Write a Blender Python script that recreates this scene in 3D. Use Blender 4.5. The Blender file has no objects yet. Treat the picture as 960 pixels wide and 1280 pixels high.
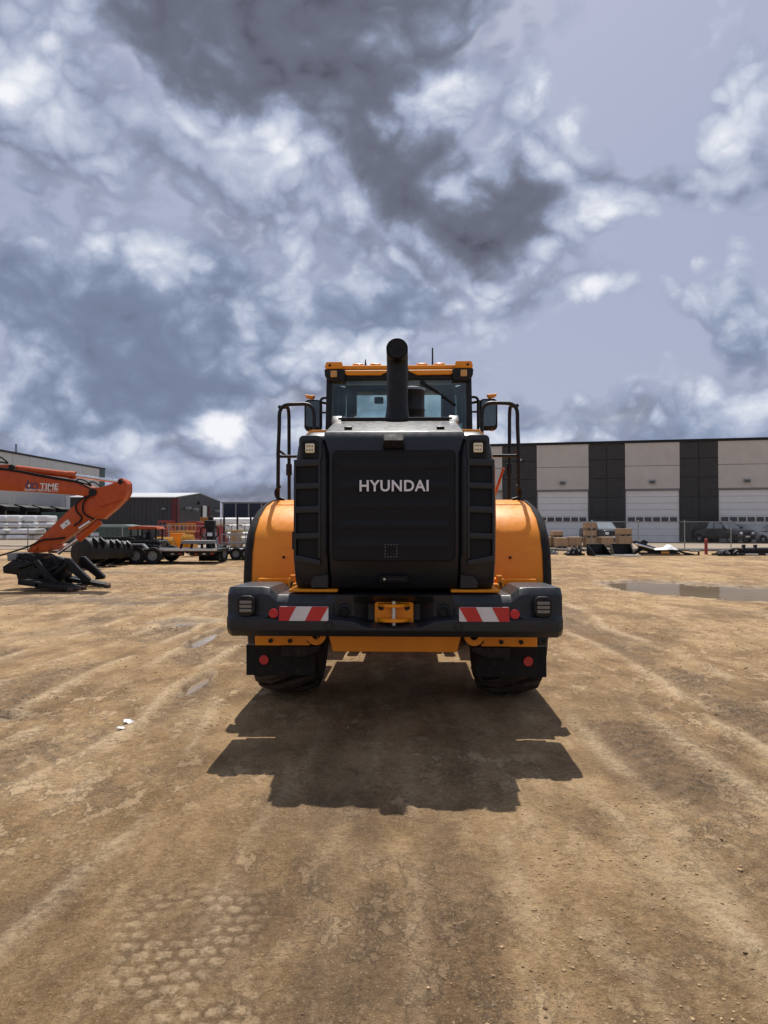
import bpy, bmesh, math, random
import numpy as np
from mathutils import Matrix, Vector, Euler
random.seed(7)
R = math.radians
C = bpy.context.scene.collection
SC = bpy.context.scene

# ------------------------------------------------------------------ camera
F = 924.0            # focal length in photo pixels (960 x 1280 picture)
EYE = 1.65
HOR = 656.0          # picture row of the horizon
cam_d = bpy.data.cameras.new("camera")
cam = bpy.data.objects.new("camera", cam_d); C.objects.link(cam)
cam.location = (0, 0, EYE)
cam.rotation_euler = (R(90) + math.atan(16 / F), 0, 0)
cam_d.sensor_fit = 'VERTICAL'; cam_d.sensor_height = 36.0; cam_d.sensor_width = 27.0
cam_d.lens = 36.0 * F / 1280.0
cam_d.clip_start = 0.05; cam_d.clip_end = 9000
SC.camera = cam
SC.view_settings.view_transform = 'Standard'
SC.view_settings.look = 'None'
SC.view_settings.exposure = 0.12
SC.view_settings.gamma = 1.0

# ------------------------------------------------------------------ sun + sky
SUN_EL, SUN_AZ = 61.8, 1.0        # the sun stands high behind the loader, facing the camera
sun_d = bpy.data.lights.new("sun", 'SUN')
sun_d.energy = 5.0; sun_d.angle = R(0.5); sun_d.color = (1.0, 0.955, 0.89)
sun = bpy.data.objects.new("sun", sun_d); C.objects.link(sun)
sun.location = (0, 40, 60)
_sv = Vector((math.sin(R(SUN_AZ)) * math.cos(R(SUN_EL)), math.cos(R(SUN_AZ)) * math.cos(R(SUN_EL)), math.sin(R(SUN_EL))))
sun.rotation_euler = _sv.to_track_quat('Z', 'Y').to_euler()


class NT:
    """small node-tree helper"""
    def __init__(s, tree):
        s.t = tree; s.n = tree.nodes; s.l = tree.links
    def new(s, typ, **kw):
        n = s.n.new(typ)
        for k, v in kw.items(): setattr(n, k, v)
        return n
    def put(s, sock, v):
        if hasattr(v, 'is_linked') or hasattr(v, 'links'): s.l.new(v, sock)
        else: sock.default_value = v
    def math(s, op, a, b=0.0, c=None, clamp=False):
        n = s.new('ShaderNodeMath', operation=op, use_clamp=clamp)
        s.put(n.inputs[0], a); s.put(n.inputs[1], b)
        if c is not None: s.put(n.inputs[2], c)
        return n.outputs[0]
    def vec(s, op, a, b=None):
        n = s.new('ShaderNodeVectorMath', operation=op)
        s.put(n.inputs[0], a)
        if b is not None:
            s.put(n.inputs[3] if op == 'SCALE' else n.inputs[1], b)
        return n.outputs[1] if op in ('LENGTH', 'DOT_PRODUCT') else n.outputs[0]
    def noise(s, vec, scale, detail=4.0, rough=0.55, dist=0.0, col=False):
        n = s.new('ShaderNodeTexNoise')
        if vec is not None: s.l.new(vec, n.inputs['Vector'])
        n.inputs['Scale'].default_value = scale; n.inputs['Detail'].default_value = detail
        n.inputs['Roughness'].default_value = rough; n.inputs['Distortion'].default_value = dist
        return n.outputs['Color'] if col else n.outputs['Fac']
    def remap(s, v, a, b, c=0.0, d=1.0, smooth=True):
        n = s.new('ShaderNodeMapRange', interpolation_type='SMOOTHSTEP' if smooth else 'LINEAR')
        s.put(n.inputs['Value'], v)
        n.inputs['From Min'].default_value = a; n.inputs['From Max'].default_value = b
        n.inputs['To Min'].default_value = c; n.inputs['To Max'].default_value = d
        return n.outputs['Result']
    def mix(s, fac, a, b, blend='MIX'):
        n = s.new('ShaderNodeMix', data_type='RGBA', blend_type=blend)
        s.put(n.inputs[0], fac); s.put(n.inputs[6], a); s.put(n.inputs[7], b)
        return n.outputs[2]
    def ramp(s, fac, stops):
        n = s.new('ShaderNodeValToRGB'); s.l.new(fac, n.inputs[0])
        e = n.color_ramp.elements
        while len(e) < len(stops): e.new(0.5)
        for q, (p, c) in zip(e, stops):
            q.position = p; q.color = (*c, 1)
        return n.outputs[0]
    def scaled(s, vec, sc, loc=(0, 0, 0)):
        n = s.new('ShaderNodeMapping'); s.l.new(vec, n.inputs[0])
        n.inputs['Scale'].default_value = sc; n.inputs['Location'].default_value = loc
        return n.outputs[0]


def build_sky():
    w = bpy.data.worlds.new("World"); SC.world = w; w.use_nodes = True
    g = NT(w.node_tree); g.n.clear()
    out = g.new('ShaderNodeOutputWorld'); bg = g.new('ShaderNodeBackground')
    bg.inputs['Strength'].default_value = 0.1
    g.l.new(bg.outputs[0], out.inputs[0])
    sky = g.new('ShaderNodeTexSky', sky_type='NISHITA')
    sky.sun_disc = False; sky.sun_elevation = R(SUN_EL); sky.sun_rotation = R(SUN_AZ)
    sky.dust_density = 3.0; sky.air_density = 1.0
    d = g.new('ShaderNodeTexCoord').outputs['Generated']
    wa = g.vec('SCALE', g.vec('SUBTRACT', g.noise(d, 5.0, 3.0, 0.5, 0, True), (0.5, 0.5, 0.5)), 0.15)
    wb = g.vec('SCALE', g.vec('SUBTRACT', g.noise(d, 22.0, 4.0, 0.55, 0, True), (0.5, 0.5, 0.5)), 0.035)
    dw = g.vec('ADD', g.vec('ADD', d, wa), wb)
    sx = g.new('ShaderNodeSeparateXYZ'); g.l.new(dw, sx.inputs[0])
    az = g.math('ARCTAN2', sx.outputs[0], sx.outputs[1])
    el = g.math('ARCSINE', g.math('MINIMUM', g.math('MAXIMUM', sx.outputs[2], -1.0), 1.0))
    cb = g.new('ShaderNodeCombineXYZ'); g.l.new(az, cb.inputs[0]); g.l.new(el, cb.inputs[1])
    ae = cb.outputs[0]

    def blobs(lst):
        tot = None
        for (a0, e0, ra, re, amp) in lst:          # bearing, elevation, half sizes (degrees), weight
            q = g.vec('MULTIPLY', g.vec('SUBTRACT', ae, (R(a0), R(e0), 0)), (1 / R(ra), 1 / R(re), 0))
            v = g.remap(g.vec('LENGTH', q), 1.35, 0.0, 0.0, amp)
            tot = v if tot is None else g.math('ADD', tot, v)
        return tot
    # bearing, elevation, half widths in degrees, weight
    MASS = [(-19, 32.0, 9, 5.0, .95), (-5, 31.5, 13, 7.0, 1.15), (-13, 32.5, 11, 5.5, 1.0), (2.5, 26.0, 8.5, 7.0, 1.25), (-2, 38, 26, 6, .9), (11.5, 20.8, 6.0, 5.2, 1.35), (6.5, 23.0, 6, 5.0, .9), (6.0, 34.5, 5, 4.0, .6)]
    LOWC = [(-19, 11.5, 8, 5, .7), (-12, 14.5, 14, 8.0, 1.15), (-27, 13, 9, 6, .9), (0.5, 16.0, 6.5, 5.5, .85), (-25, 8.6, 6, 2.3, .95), (26.5, 13.5, 5.5, 6.5, 1.0), (-24, 15.5, 8, 4.0, .75), (-17, 8.3, 9, 3.2, .75),
            (-14, 20, 7, 3.5, .55), (13, 8.0, 8, 3.2, .85), (23, 6.5, 8, 3.4, .85), (-27, 21, 6, 3, .6)]
    LITE = [(5.5, 30.0, 3.0, 4.2, .95), (-9.5, 25.5, 4.5, 5.0, .45), (-22, 26, 8, 4.5, .35), (11, 15.6, 6.0, 2.0, .5), (15.6, 22.5, 2.6, 4.5, .6),
            (-18, 4.2, 13, 2.6, .58), (26.5, 29, 4, 6, .6), (22.5, 22.6, 7, 1.8, .55), (-26, 17.2, 5, 1.8, .35),
            (-8, 15.6, 5, 1.6, .40), (5, 22, 4, 3.0, .40), (-2.5, 21.5, 8, 2.4, .38), (-15, 18.2, 5, 1.6, .35), (15, 9.6, 4, 1.3, .3),
            (-27, 30, 6, 4, .2)]
    CLEAR = [(21, 32, 9, 9, .75), (23.0, 18.5, 7, 3.5, .6), (10, 13.5, 8, 4.5, .38), (17, 12.5, 8, 3.5, .6)]
    q = g.vec('ADD', g.vec('MULTIPLY', d, (1.0, 1.0, 1.3)), g.vec('SCALE', wa, 0.5))
    q = g.vec('ADD', q, g.vec('SCALE', wb, 0.45))

    def body(vec):          # heaped billows: rounded puffs with sharp creases between them
        tot = None
        for sc, am, det in ((6.5, .50, 0.0), (14.0, .30, 0.0), (31.0, .145, 0.0), (66.0, .075, 2.0)):
            v = g.math('MULTIPLY', g.math('ABSOLUTE', g.math('SUBTRACT', g.noise(vec, sc, det, .5), .5)), 2.0 * am)
            tot = v if tot is None else g.math('ADD', tot, v)
        return tot
    n0 = body(q)
    relief = g.math('SUBTRACT', n0, body(g.vec('ADD', q, (0.0, 0.004, 0.016))))
    relief2 = g.math('SUBTRACT', n0, body(g.vec('ADD', q, (0.0, 0.015, 0.060))))
    relief = g.math('ADD', g.math('MULTIPLY', relief, 0.7), g.math('MULTIPLY', relief2, 0.9))
    nn = g.math('SUBTRACT', n0, 0.24)
    ns = g.math('SUBTRACT', g.noise(q, 5.0, 4.0, 0.5), 0.5)
    low = g.noise(d, 2.6, 2.0, 0.5)
    lite = blobs(LITE)
    lc = g.math('SUBTRACT', low, 0.5)
    # thin high veil
    cover = g.math('SUBTRACT', g.math('ADD', 0.60, g.math('MULTIPLY', nn, 2.0)), blobs(CLEAR))
    cover = g.math('ADD', cover, g.math('MULTIPLY', lite, 0.8))
    alpha = g.remap(cover, 0.25, 0.60)
    t = g.math('ADD', g.math('ADD', 0.49, g.math('MULTIPLY', lc, 0.5)), g.math('MULTIPLY', lite, 0.28))
    t = g.math('ADD', t, g.math('ADD', g.math('MULTIPLY', relief, 0.65), g.math('MULTIPLY', nn, 0.75)))
    t = g.math('SUBTRACT', t, g.remap(sx.outputs[2], 0.24, 0.07, 0.0, 0.13))
    TONES = [(0.0, (.075, .080, .108)), (.24, (.140, .152, .205)), (.46, (.290, .338, .465)), (.70, (.48, .525, .645)), (.97, (.86, .87, .90))]
    haze = g.mix(0.74, sky.outputs[0], (3.5, 3.8, 5.15, 1))
    def soft(v):        # ease both ends so that tops and bases keep their shading
        v = g.math('ADD', v, g.remap(v, 0.42, -0.35, 0.0, 0.40))
        return g.math('SUBTRACT', v, g.remap(v, 0.62, 1.25, 0.0, 0.19))

    sky_c = g.mix(alpha, haze, g.mix(1.0, g.ramp(soft(t), TONES), (10, 10, 10, 1), 'MULTIPLY'))

    def layer(under, lst, amp, edge, dark, base, tones, rel):
        bl = g.math('ADD', g.math('SUBTRACT', blobs(lst), 0.40), g.math('ADD', g.math('MULTIPLY', lc, 0.4), g.math('MULTIPLY', ns, 1.3)))
        cov = g.math('ADD', bl, g.math('MULTIPLY', nn, amp))
        al = g.remap(cov, 0.0, edge)
        thick = g.math('ADD', bl, g.math('MULTIPLY', nn, 0.5))
        tt = g.math('SUBTRACT', base, g.remap(thick, 0.0, 1.25, 0.0, dark, False))
        tt = g.math('ADD', tt, g.math('ADD', g.math('MULTIPLY', relief, rel), g.math('MULTIPLY', nn, 0.45)))
        tt = g.math('SUBTRACT', tt, g.math('MULTIPLY', ns, 0.25))
        tt = g.math('ADD', tt, g.math('MULTIPLY', lite, 0.26))
        return g.mix(al, under, g.mix(1.0, g.ramp(soft(tt), tones), (10, 10, 10, 1), 'MULTIPLY'))
    sky_c = layer(sky_c, LOWC, 1.9, 0.46, 0.64, 0.72, [(0.0, (.135, .160, .225)), (.24, (.178, .218, .325)), (.48, (.285, .340, .470)), (.72, (.47, .52, .64)), (.97, (.84, .85, .89))], 1.25)
    sky_c = layer(sky_c, MASS, 2.0, 0.60, 0.80, 0.84, TONES, 1.1)
    g.l.new(sky_c, bg.inputs['Color'])
build_sky()

# ------------------------------------------------------------------ materials
MATS = {}


def mat(name, base, rough=0.5, metal=0.0, var=0.12, vscale=6.0, bump=0.0, bscale=60.0, coat=0.0, dirt=0.0, dirt_col=(.30, .22, .14), spec=0.5, rv=0.0):
    if name in MATS: return MATS[name]
    m = bpy.data.materials.new(name); m.use_nodes = True
    g = NT(m.node_tree); p = g.n['Principled BSDF']
    co = g.new('ShaderNodeTexCoord').outputs['Object']
    n = g.noise(co, vscale, 6.0, 0.6)
    dark = tuple(c * (1 - var) for c in base); lite = tuple(min(1, c * (1 + var)) for c in base)
    col = g.ramp(n, [(0.3, dark), (0.7, lite)])
    if dirt > 0:
        f = g.remap(g.noise(co, vscale * 2.3 + 1.7, 8.0, 0.7), 0.52, 0.78, 0.0, dirt)
        col = g.mix(f, col, (*dirt_col, 1))
    g.l.new(col, p.inputs['Base Color'])
    rr = g.remap(g.noise(co, vscale * 3.1, 5.0, 0.6), 0.3, 0.7, max(0.02, rough - 0.08 - rv), min(1, rough + 0.08 + rv))
    g.l.new(rr, p.inputs['Roughness'])
    p.inputs['Metallic'].default_value = metal
    p.inputs['Coat Weight'].default_value = coat; p.inputs['Coat Roughness'].default_value = 0.12
    p.inputs['Specular IOR Level'].default_value = spec
    if bump > 0:
        b = g.new('ShaderNodeBump'); b.inputs['Strength'].default_value = bump; b.inputs['Distance'].default_value = 0.02
        g.l.new(g.noise(co, bscale, 5.0, 0.6), b.inputs['Height']); g.l.new(b.outputs[0], p.inputs['Normal'])
    MATS[name] = m
    return m


M_CHAR = mat('charcoal_paint', (.0140, .0160, .0205), .42, coat=.06, spec=.38, var=.12, dirt=.10, dirt_col=(.10, .085, .065), bump=.05, bscale=220)
M_GLOSS = mat('hood_top_paint', (.020, .022, .027), .42, coat=.1, spec=.35, var=.08, dirt=.12)
M_POD = mat('matt_black_plastic', (.012, .012, .014), .75, var=.2, spec=.25)
M_BLACK = mat('black_plastic', (.0075, .0075, .0085), .5, spec=.32, var=.2, dirt=.08, bump=.08, bscale=160)
M_STEELB = mat('black_steel', (.0085, .0085, .0095), .5, metal=.0, var=.3, spec=.3, dirt=.14, bump=.15, bscale=40, rv=.1)
M_LUG = mat('muddy_rubber', (.050, .036, .024), .9, var=.35, vscale=9, dirt=.5, dirt_col=(.15, .10, .058), bump=.3, bscale=45)
M_RUB = mat('rubber', (.011, .0105, .0105), .8, var=.2, dirt=.28, dirt_col=(.12, .085, .052), spec=.3, bump=.2, bscale=50)
M_OR = mat('loader_orange', (.83, .285, .004), .40, coat=.08, spec=.4, var=.06, dirt=.14, dirt_col=(.48, .22, .04))
M_OREX = mat('excavator_orange', (.45, .072, .010), .42, coat=.08, spec=.35, var=.14, dirt=.22, dirt_col=(.20, .07, .035))
M_CHROME = mat('chrome_rod', (.75, .75, .76), .18, metal=1.0, var=.03)
M_SILV = mat('silver_letter', (.72, .72, .74), .35, metal=.35, var=.04)
M_PIN = mat('zinc_pin', (.55, .54, .50), .4, metal=.8)
M_RED = mat('red_reflector', (.48, .008, .016), .35, var=.08, coat=.3)
M_WHITE_R = mat('white_reflector', (.66, .64, .64), .4, var=.04)
M_LENS = mat('work_light_lens', (.85, .76, .52), .25, var=.1, vscale=40)
M_LENSA = mat('amber_lens', (.62, .36, .12), .25, var=.12, vscale=40)
M_LENSG = mat('tail_light_lens', (.16, .15, .14), .18, var=.15, vscale=30, coat=.6)
M_DARKHOLE = mat('hole_shade_black', (.006, .006, .006), .9)  # near black, also stands in for shade inside openings, recesses and gaps
M_WHITEP = mat('white_paint', (.72, .72, .70), .5, dirt=.15)
M_BLUEP = mat('navy_paint', (.055, .06, .16), .5)
M_GREYM = mat('galvanised_steel', (.30, .31, .32), .45, metal=.6, var=.15)
M_GREYP = mat('grey_paint', (.20, .21, .22), .5, var=.12, dirt=.2)
M_PALEM = mat('pale_metal_edge', (.58, .57, .54), .45, metal=.3, dirt=.25)
M_WOOD = mat('crate_wood', (.40, .25, .13), .75, var=.18, vscale=9, bump=.15, bscale=30)
M_WOODD = mat('pallet_wood', (.20, .135, .08), .8, var=.25, vscale=9)
M_YEL = mat('machine_yellow', (.62, .29, .02), .45, var=.12, dirt=.2)
M_REDM = mat('faded_red_paint', (.34, .045, .035), .5, var=.18, dirt=.2)
M_GREEN = mat('dark_green_paint', (.028, .065, .055), .5, var=.15, dirt=.15)
M_TEAL = mat('pale_green_sheet', (.22, .30, .27), .5, var=.1)
M_WRAP = mat('white_wrap_film', (.70, .70, .69), .38, var=.12, vscale=3, bump=.9, bscale=3, dirt=.25, dirt_col=(.38, .35, .30))
M_PIPE = mat('white_pipe', (.70, .69, .65), .45, var=.06, dirt=.2)
M_CONC = mat('precast_light', (.52, .495, .45), .85, var=.08, vscale=.8, dirt=.12, dirt_col=(.26, .24, .21), bump=.08, bscale=30)
M_CONCL = mat('tilt_up_white', (.54, .53, .49), .85, var=.05, vscale=.6)
M_DARKP = mat('precast_dark', (.038, .038, .037), .75, var=.12, vscale=1.0)
M_DOORW = mat('door_white', (.70, .70, .68), .55, var=.04, vscale=1.5, dirt=.08)
M_CLAD = mat('charcoal_cladding', (.040, .040, .042), .55, var=.08)
M_TRIMR = mat('maroon_trim', (.10, .012, .015), .55)
M_ROOFM = mat('pale_roof_metal', (.40, .41, .42), .5, metal=.1)
M_NAVY = mat('dark_blue_panel', (.010, .016, .038), .30, var=.2)
M_KERB = mat('kerb_concrete', (.20, .19, .165), .9, var=.18, vscale=3, bump=.2, bscale=25)
M_PANE = mat('dark_pane', (.03, .033, .035), .12, spec=.8)
M_CARB = mat('black_car_paint', (.014, .014, .015), .25, coat=.9, spec=.4, var=.1)
M_CARG = mat('grey_car_paint', (.30, .31, .315), .32, metal=.2, coat=1.0, var=.08)
M_CARS = mat('dark_grey_car_paint', (.03, .032, .037), .28, metal=.3, coat=.5)
M_CGLASS = mat('car_glass', (.26, .29, .30), .06, spec=1.0)  # pale grey base stands in for sky reflected in the windows
M_HLAMP = mat('headlamp_lens', (.80, .81, .83), .12, var=.2, vscale=12, coat=.8)


def glass_mat(name, tint, rough=0.0, dens=.75):
    m = bpy.data.materials.new(name); m.use_nodes = True
    g = NT(m.node_tree); g.n.clear()
    out = g.new('ShaderNodeOutputMaterial')
    tr = g.new('ShaderNodeBsdfTransparent'); tr.inputs[0].default_value = (*tint, 1)
    gl = g.new('ShaderNodeBsdfGlossy'); gl.inputs['Roughness'].default_value = 0.03
    gl.inputs['Color'].default_value = (.9, .95, .95, 1)
    fr = g.new('ShaderNodeFresnel'); fr.inputs[0].default_value = 1.5
    mx = g.new('ShaderNodeMixShader')
    g.l.new(fr.outputs[0], mx.inputs[0]); g.l.new(tr.outputs[0], mx.inputs[1]); g.l.new(gl.outputs[0], mx.inputs[2])
    g.l.new(mx.outputs[0], out.inputs[0])
    return m
M_GLASS = glass_mat('cab_glass', (.84, .92, .91))
M_GLASSD = glass_mat('tinted_side_glass', (.20, .25, .25))


def mesh_mat():
    """fine perforated grille sheet: near black with tiny square holes in relief"""
    m = bpy.data.materials.new('perforated_grille'); m.use_nodes = True
    g = NT(m.node_tree); p = g.n['Principled BSDF']
    co = g.new('ShaderNodeTexCoord').outputs['Object']
    v = g.new('ShaderNodeTexVoronoi', feature='F1', distance='CHEBYCHEV'); v.inputs['Scale'].default_value = 95; v.inputs['Randomness'].default_value = 0
    g.l.new(co, v.inputs['Vector'])
    hole = g.remap(v.outputs['Distance'], 0.30, 0.40)
    n = g.remap(g.noise(g.scaled(co, (.6, 1, 5)), 3.0, 4.0), .3, .7)
    c1 = g.mix(n, (.0045, .0055, .0085, 1), (.008, .0095, .0135, 1))
    g.l.new(g.mix(hole, (.004, .004, .005, 1), c1), p.inputs['Base Color'])
    p.inputs['Roughness'].default_value = .5; p.inputs['Specular IOR Level'].default_value = .25
    b = g.new('ShaderNodeBump'); b.inputs['Strength'].default_value = .4; b.inputs['Distance'].default_value = .003
    g.l.new(hole, b.inputs['Height']); g.l.new(b.outputs[0], p.inputs['Normal'])
    return m
M_MESH = mesh_mat()
M_RUST = mat('rusty_steel', (.075, .040, .026), .75, var=.35, vscale=14, dirt=.3)


def ribbed(name, base, axis_scale, depth=.03, rough=.5):
    """sheet cladding: narrow standing ribs far away, in relief only"""
    m = bpy.data.materials.new(name); m.use_nodes = True
    g = NT(m.node_tree); p = g.n['Principled BSDF']
    co = g.new('ShaderNodeTexCoord').outputs['Object']
    w = g.new('ShaderNodeTexWave', wave_type='BANDS', bands_direction='X'); w.inputs['Scale'].default_value = axis_scale
    g.l.new(co, w.inputs['Vector'])
    n = g.noise(co, .7, 4.0)
    g.l.new(g.ramp(n, [(.3, tuple(c * .9 for c in base)), (.7, tuple(c * 1.1 for c in base))]), p.inputs['Base Color'])
    b = g.new('ShaderNodeBump'); b.inputs['Strength'].default_value = .7; b.inputs['Distance'].default_value = depth
    g.l.new(w.outputs['Fac'], b.inputs['Height']); g.l.new(b.outputs[0], p.inputs['Normal'])
    p.inputs['Roughness'].default_value = rough
    return m
M_CLADR = ribbed('ribbed_cladding', (.036, .037, .040), 1.1)

# ------------------------------------------------------------------ mesh helpers


class MB:
    def __init__(s): s.v = []; s.f = []; s.m = []
    def add(s, vs, fs, mi=0, M=None):
        o = len(s.v)
        s.v += [tuple(M @ Vector(q)) if M is not None else tuple(q) for q in vs]
        s.f += [tuple(i + o for i in f) for f in fs]; s.m += [mi] * len(fs)
        return s
    def box(s, c, sz, mi=0, rot=(0, 0, 0)):
        x, y, z = (q / 2 for q in sz)
        vs = [(-x, -y, -z), (x, -y, -z), (x, y, -z), (-x, y, -z), (-x, -y, z), (x, -y, z), (x, y, z), (-x, y, z)]
        fs = [(0, 3, 2, 1), (4, 5, 6, 7), (0, 1, 5, 4), (1, 2, 6, 5), (2, 3, 7, 6), (3, 0, 4, 7)]
        return s.add(vs, fs, mi, Matrix.Translation(c) @ Euler(rot).to_matrix().to_4x4())
    def bb(s, x0, x1, y0, y1, z0, z1, mi=0):
        return s.box(((x0 + x1) / 2, (y0 + y1) / 2, (z0 + z1) / 2), (abs(x1 - x0), abs(y1 - y0), abs(z1 - z0)), mi)
    def prism(s, poly, lo, hi, axis='y', mi=0):
        def pt(a, b, h): return {'x': (h, a, b), 'y': (a, h, b), 'z': (a, b, h)}[axis]
        n = len(poly)
        vs = [pt(a, b, lo) for a, b in poly] + [pt(a, b, hi) for a, b in poly]
        fs = [tuple(range(n)), tuple(range(2 * n - 1, n - 1, -1))] + [(i, (i + 1) % n, n + (i + 1) % n, n + i) for i in range(n)]
        return s.add(vs, fs, mi)
    def loft(s, loops, mi=0, caps=True, closed=True):
        n = len(loops[0]); vs = [q for L in loops for q in L]; fs = []
        for k in range(len(loops) - 1):
            for i in range(n if closed else n - 1):
                j = (i + 1) % n
                fs.append((k * n + i, k * n + j, (k + 1) * n + j, (k + 1) * n + i))
        if caps:
            fs.append(tuple(range(n - 1, -1, -1))); e = (len(loops) - 1) * n
            fs.append(tuple(range(e, e + n)))
        return s.add(vs, fs, mi)
    def tube(s, pts, r, n=8, mi=0, caps=True):
        pts = [Vector(p) for p in pts]; loops = []
        rs = r if isinstance(r, (list, tuple)) else [r] * len(pts)
        up = None
        for i, p in enumerate(pts):
            t = (pts[min(i + 1, len(pts) - 1)] - pts[max(i - 1, 0)]).normalized()
            if up is None:
                up = Vector((0, 0, 1)) if abs(t.z) < .9 else Vector((1, 0, 0))
            a = t.cross(up).normalized(); b = a.cross(t).normalized(); up = b
            loops.append([tuple(p + rs[i] * (math.cos(2 * math.pi * k / n) * a + math.sin(2 * math.pi * k / n) * b)) for k in range(n)])
        return s.loft(loops, mi, caps)
    def lathe(s, prof, c=(0, 0, 0), axis='z', n=20, mi=0):
        """prof: (radius, height along axis), open profile closed by its ends on the axis"""
        loops = []
        for r, h in prof:
            L = []
            for k in range(n):
                a = 2 * math.pi * k / n; u, w = r * math.cos(a), r * math.sin(a)
                q = {'z': (u, w, h), 'y': (u, h, w), 'x': (h, u, w)}[axis]
                L.append((q[0] + c[0], q[1] + c[1], q[2] + c[2]))
            loops.append(L)
        return s.loft(loops, mi, prof[0] != prof[-1])
    def cyl(s, c, r, h, axis='z', n=16, mi=0):
        return s.lathe([(r, -h / 2), (r, h / 2)], c, axis, n, mi)
    def ico(s, c, r, sub=1, sc=(1, 1, 1), mi=0):
        b = bmesh.new(); bmesh.ops.create_icosphere(b, subdivisions=sub, radius=r)
        b.verts.ensure_lookup_table()
        s.add([(v.co.x * sc[0] + c[0], v.co.y * sc[1] + c[1], v.co.z * sc[2] + c[2]) for v in b.verts], [tuple(v.index for v in f.verts) for f in b.faces], mi)
        b.free(); return s
    def mesh(s, name, mats, bevel=0, seg=2, smooth=35):
        me = bpy.data.meshes.new(name)
        b = bmesh.new()
        vv = [b.verts.new(q) for q in s.v]
        for f, mi in zip(s.f, s.m):
            try:
                q = b.faces.new([vv[i] for i in f]); q.material_index = mi
            except ValueError: pass
        bmesh.ops.remove_doubles(b, verts=b.verts, dist=1e-5)
        bmesh.ops.recalc_face_normals(b, faces=b.faces)
        if bevel > 0:
            ed = [e for e in b.edges if len(e.link_faces) == 2 and e.calc_face_angle(0) > R(28)]
            bmesh.ops.bevel(b, geom=ed, offset=bevel, segments=seg, affect='EDGES', profile=.6, clamp_overlap=True)
        b.to_mesh(me); b.free()
        for m in (mats if isinstance(mats, (list, tuple)) else [mats]): me.materials.append(m)
        if smooth:
            for p in me.polygons: p.use_smooth = True
            me.set_sharp_from_angle(angle=R(smooth))
        return me
    def build(s, name, mats, parent=None, bevel=0, seg=2, smooth=35, loc=None, rz=0):
        return put(name, s.mesh(name, mats, bevel, seg, smooth), parent, loc or (0, 0, 0), (0, 0, rz))


def put(name, me, parent=None, loc=(0, 0, 0), rot=(0, 0, 0), scale=(1, 1, 1)):
    o = bpy.data.objects.new(name, me); C.objects.link(o)
    o.parent = parent; o.location = loc; o.rotation_euler = rot; o.scale = scale
    return o


def thing(name, label, cat, loc=(0, 0, 0), rz=0, group=None):
    o = bpy.data.objects.new(name, None); C.objects.link(o)
    o.empty_display_size = .3
    o.location = loc; o.rotation_euler = (0, 0, rz)
    return tag(o, label, cat, group)


def tag(o, label, cat, group=None):
    o['label'] = label; o['category'] = cat
    if group: o['group'] = group
    return o


def struct(o, kind='structure'):
    o['kind'] = kind; return o


def dup(root, label, loc, rz=0, group=None):
    r = root.copy(); C.objects.link(r); r.location = loc; r.rotation_euler = (0, 0, rz); r['label'] = label
    if group: r['group'] = group
    for ch in list(root.children):
        c = ch.copy(); C.objects.link(c); c.parent = r
        for gch in list(ch.children):
            d = gch.copy(); C.objects.link(d); d.parent = c
    return r


def fillet(pts, r, n=5):
    """round the corners of a polyline"""
    pts = [Vector(p) for p in pts]; out = [pts[0]]
    for i in range(1, len(pts) - 1):
        a, b, c = pts[i - 1], pts[i], pts[i + 1]
        d1 = (a - b); d2 = (c - b); q = min(r, d1.length * .49, d2.length * .49)
        p1 = b + d1.normalized() * q; p2 = b + d2.normalized() * q
        for k in range(n + 1):
            t = k / n
            out.append((1 - t) ** 2 * p1 + 2 * t * (1 - t) * b + t * t * p2)
    out.append(pts[-1]); return out


def rrect(x0, x1, z0, z1, r, n=4):
    P = []
    for cx, cz, a0 in ((x1 - r, z0 + r, -90), (x1 - r, z1 - r, 0), (x0 + r, z1 - r, 90), (x0 + r, z0 + r, 180)):
        for k in range(n + 1):
            a = R(a0 + 90 * k / n); P.append((cx + r * math.cos(a), cz + r * math.sin(a)))
    return P


def text_mesh(txt, size, depth, fat, mats, name, width=None, space=1.0):
    cu = bpy.data.curves.new(name, 'FONT'); cu.body = txt; cu.size = size; cu.extrude = depth; cu.offset = fat
    cu.align_x = 'CENTER'; cu.align_y = 'CENTER'; cu.resolution_u = 4; cu.space_character = space
    ob = bpy.data.objects.new(name, cu); C.objects.link(ob)
    bpy.context.view_layer.update()
    me = bpy.data.meshes.new_from_object(ob.evaluated_get(bpy.context.evaluated_depsgraph_get()))
    bpy.data.objects.remove(ob); bpy.data.curves.remove(cu)
    xs = [v.co.x for v in me.vertices]; ys = [v.co.y for v in me.vertices]
    k = (width / (max(xs) - min(xs))) if width else 1
    ky = size / (max(ys) - min(ys)); my = (max(ys) + min(ys)) / 2; mx = (max(xs) + min(xs)) / 2
    for v in me.vertices:       # stand it up: glyph plane becomes x-z, facing -y
        x, y, z = v.co; v.co = ((x - mx) * k, -z, (y - my) * ky)
    me.materials.clear(); me.materials.append(mats)
    return me


def gx(px, D): return (px - 480) * D / F
def gz(py, D): return EYE + (HOR - py) * D / F

# ------------------------------------------------------------------ value noise (numpy)


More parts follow.
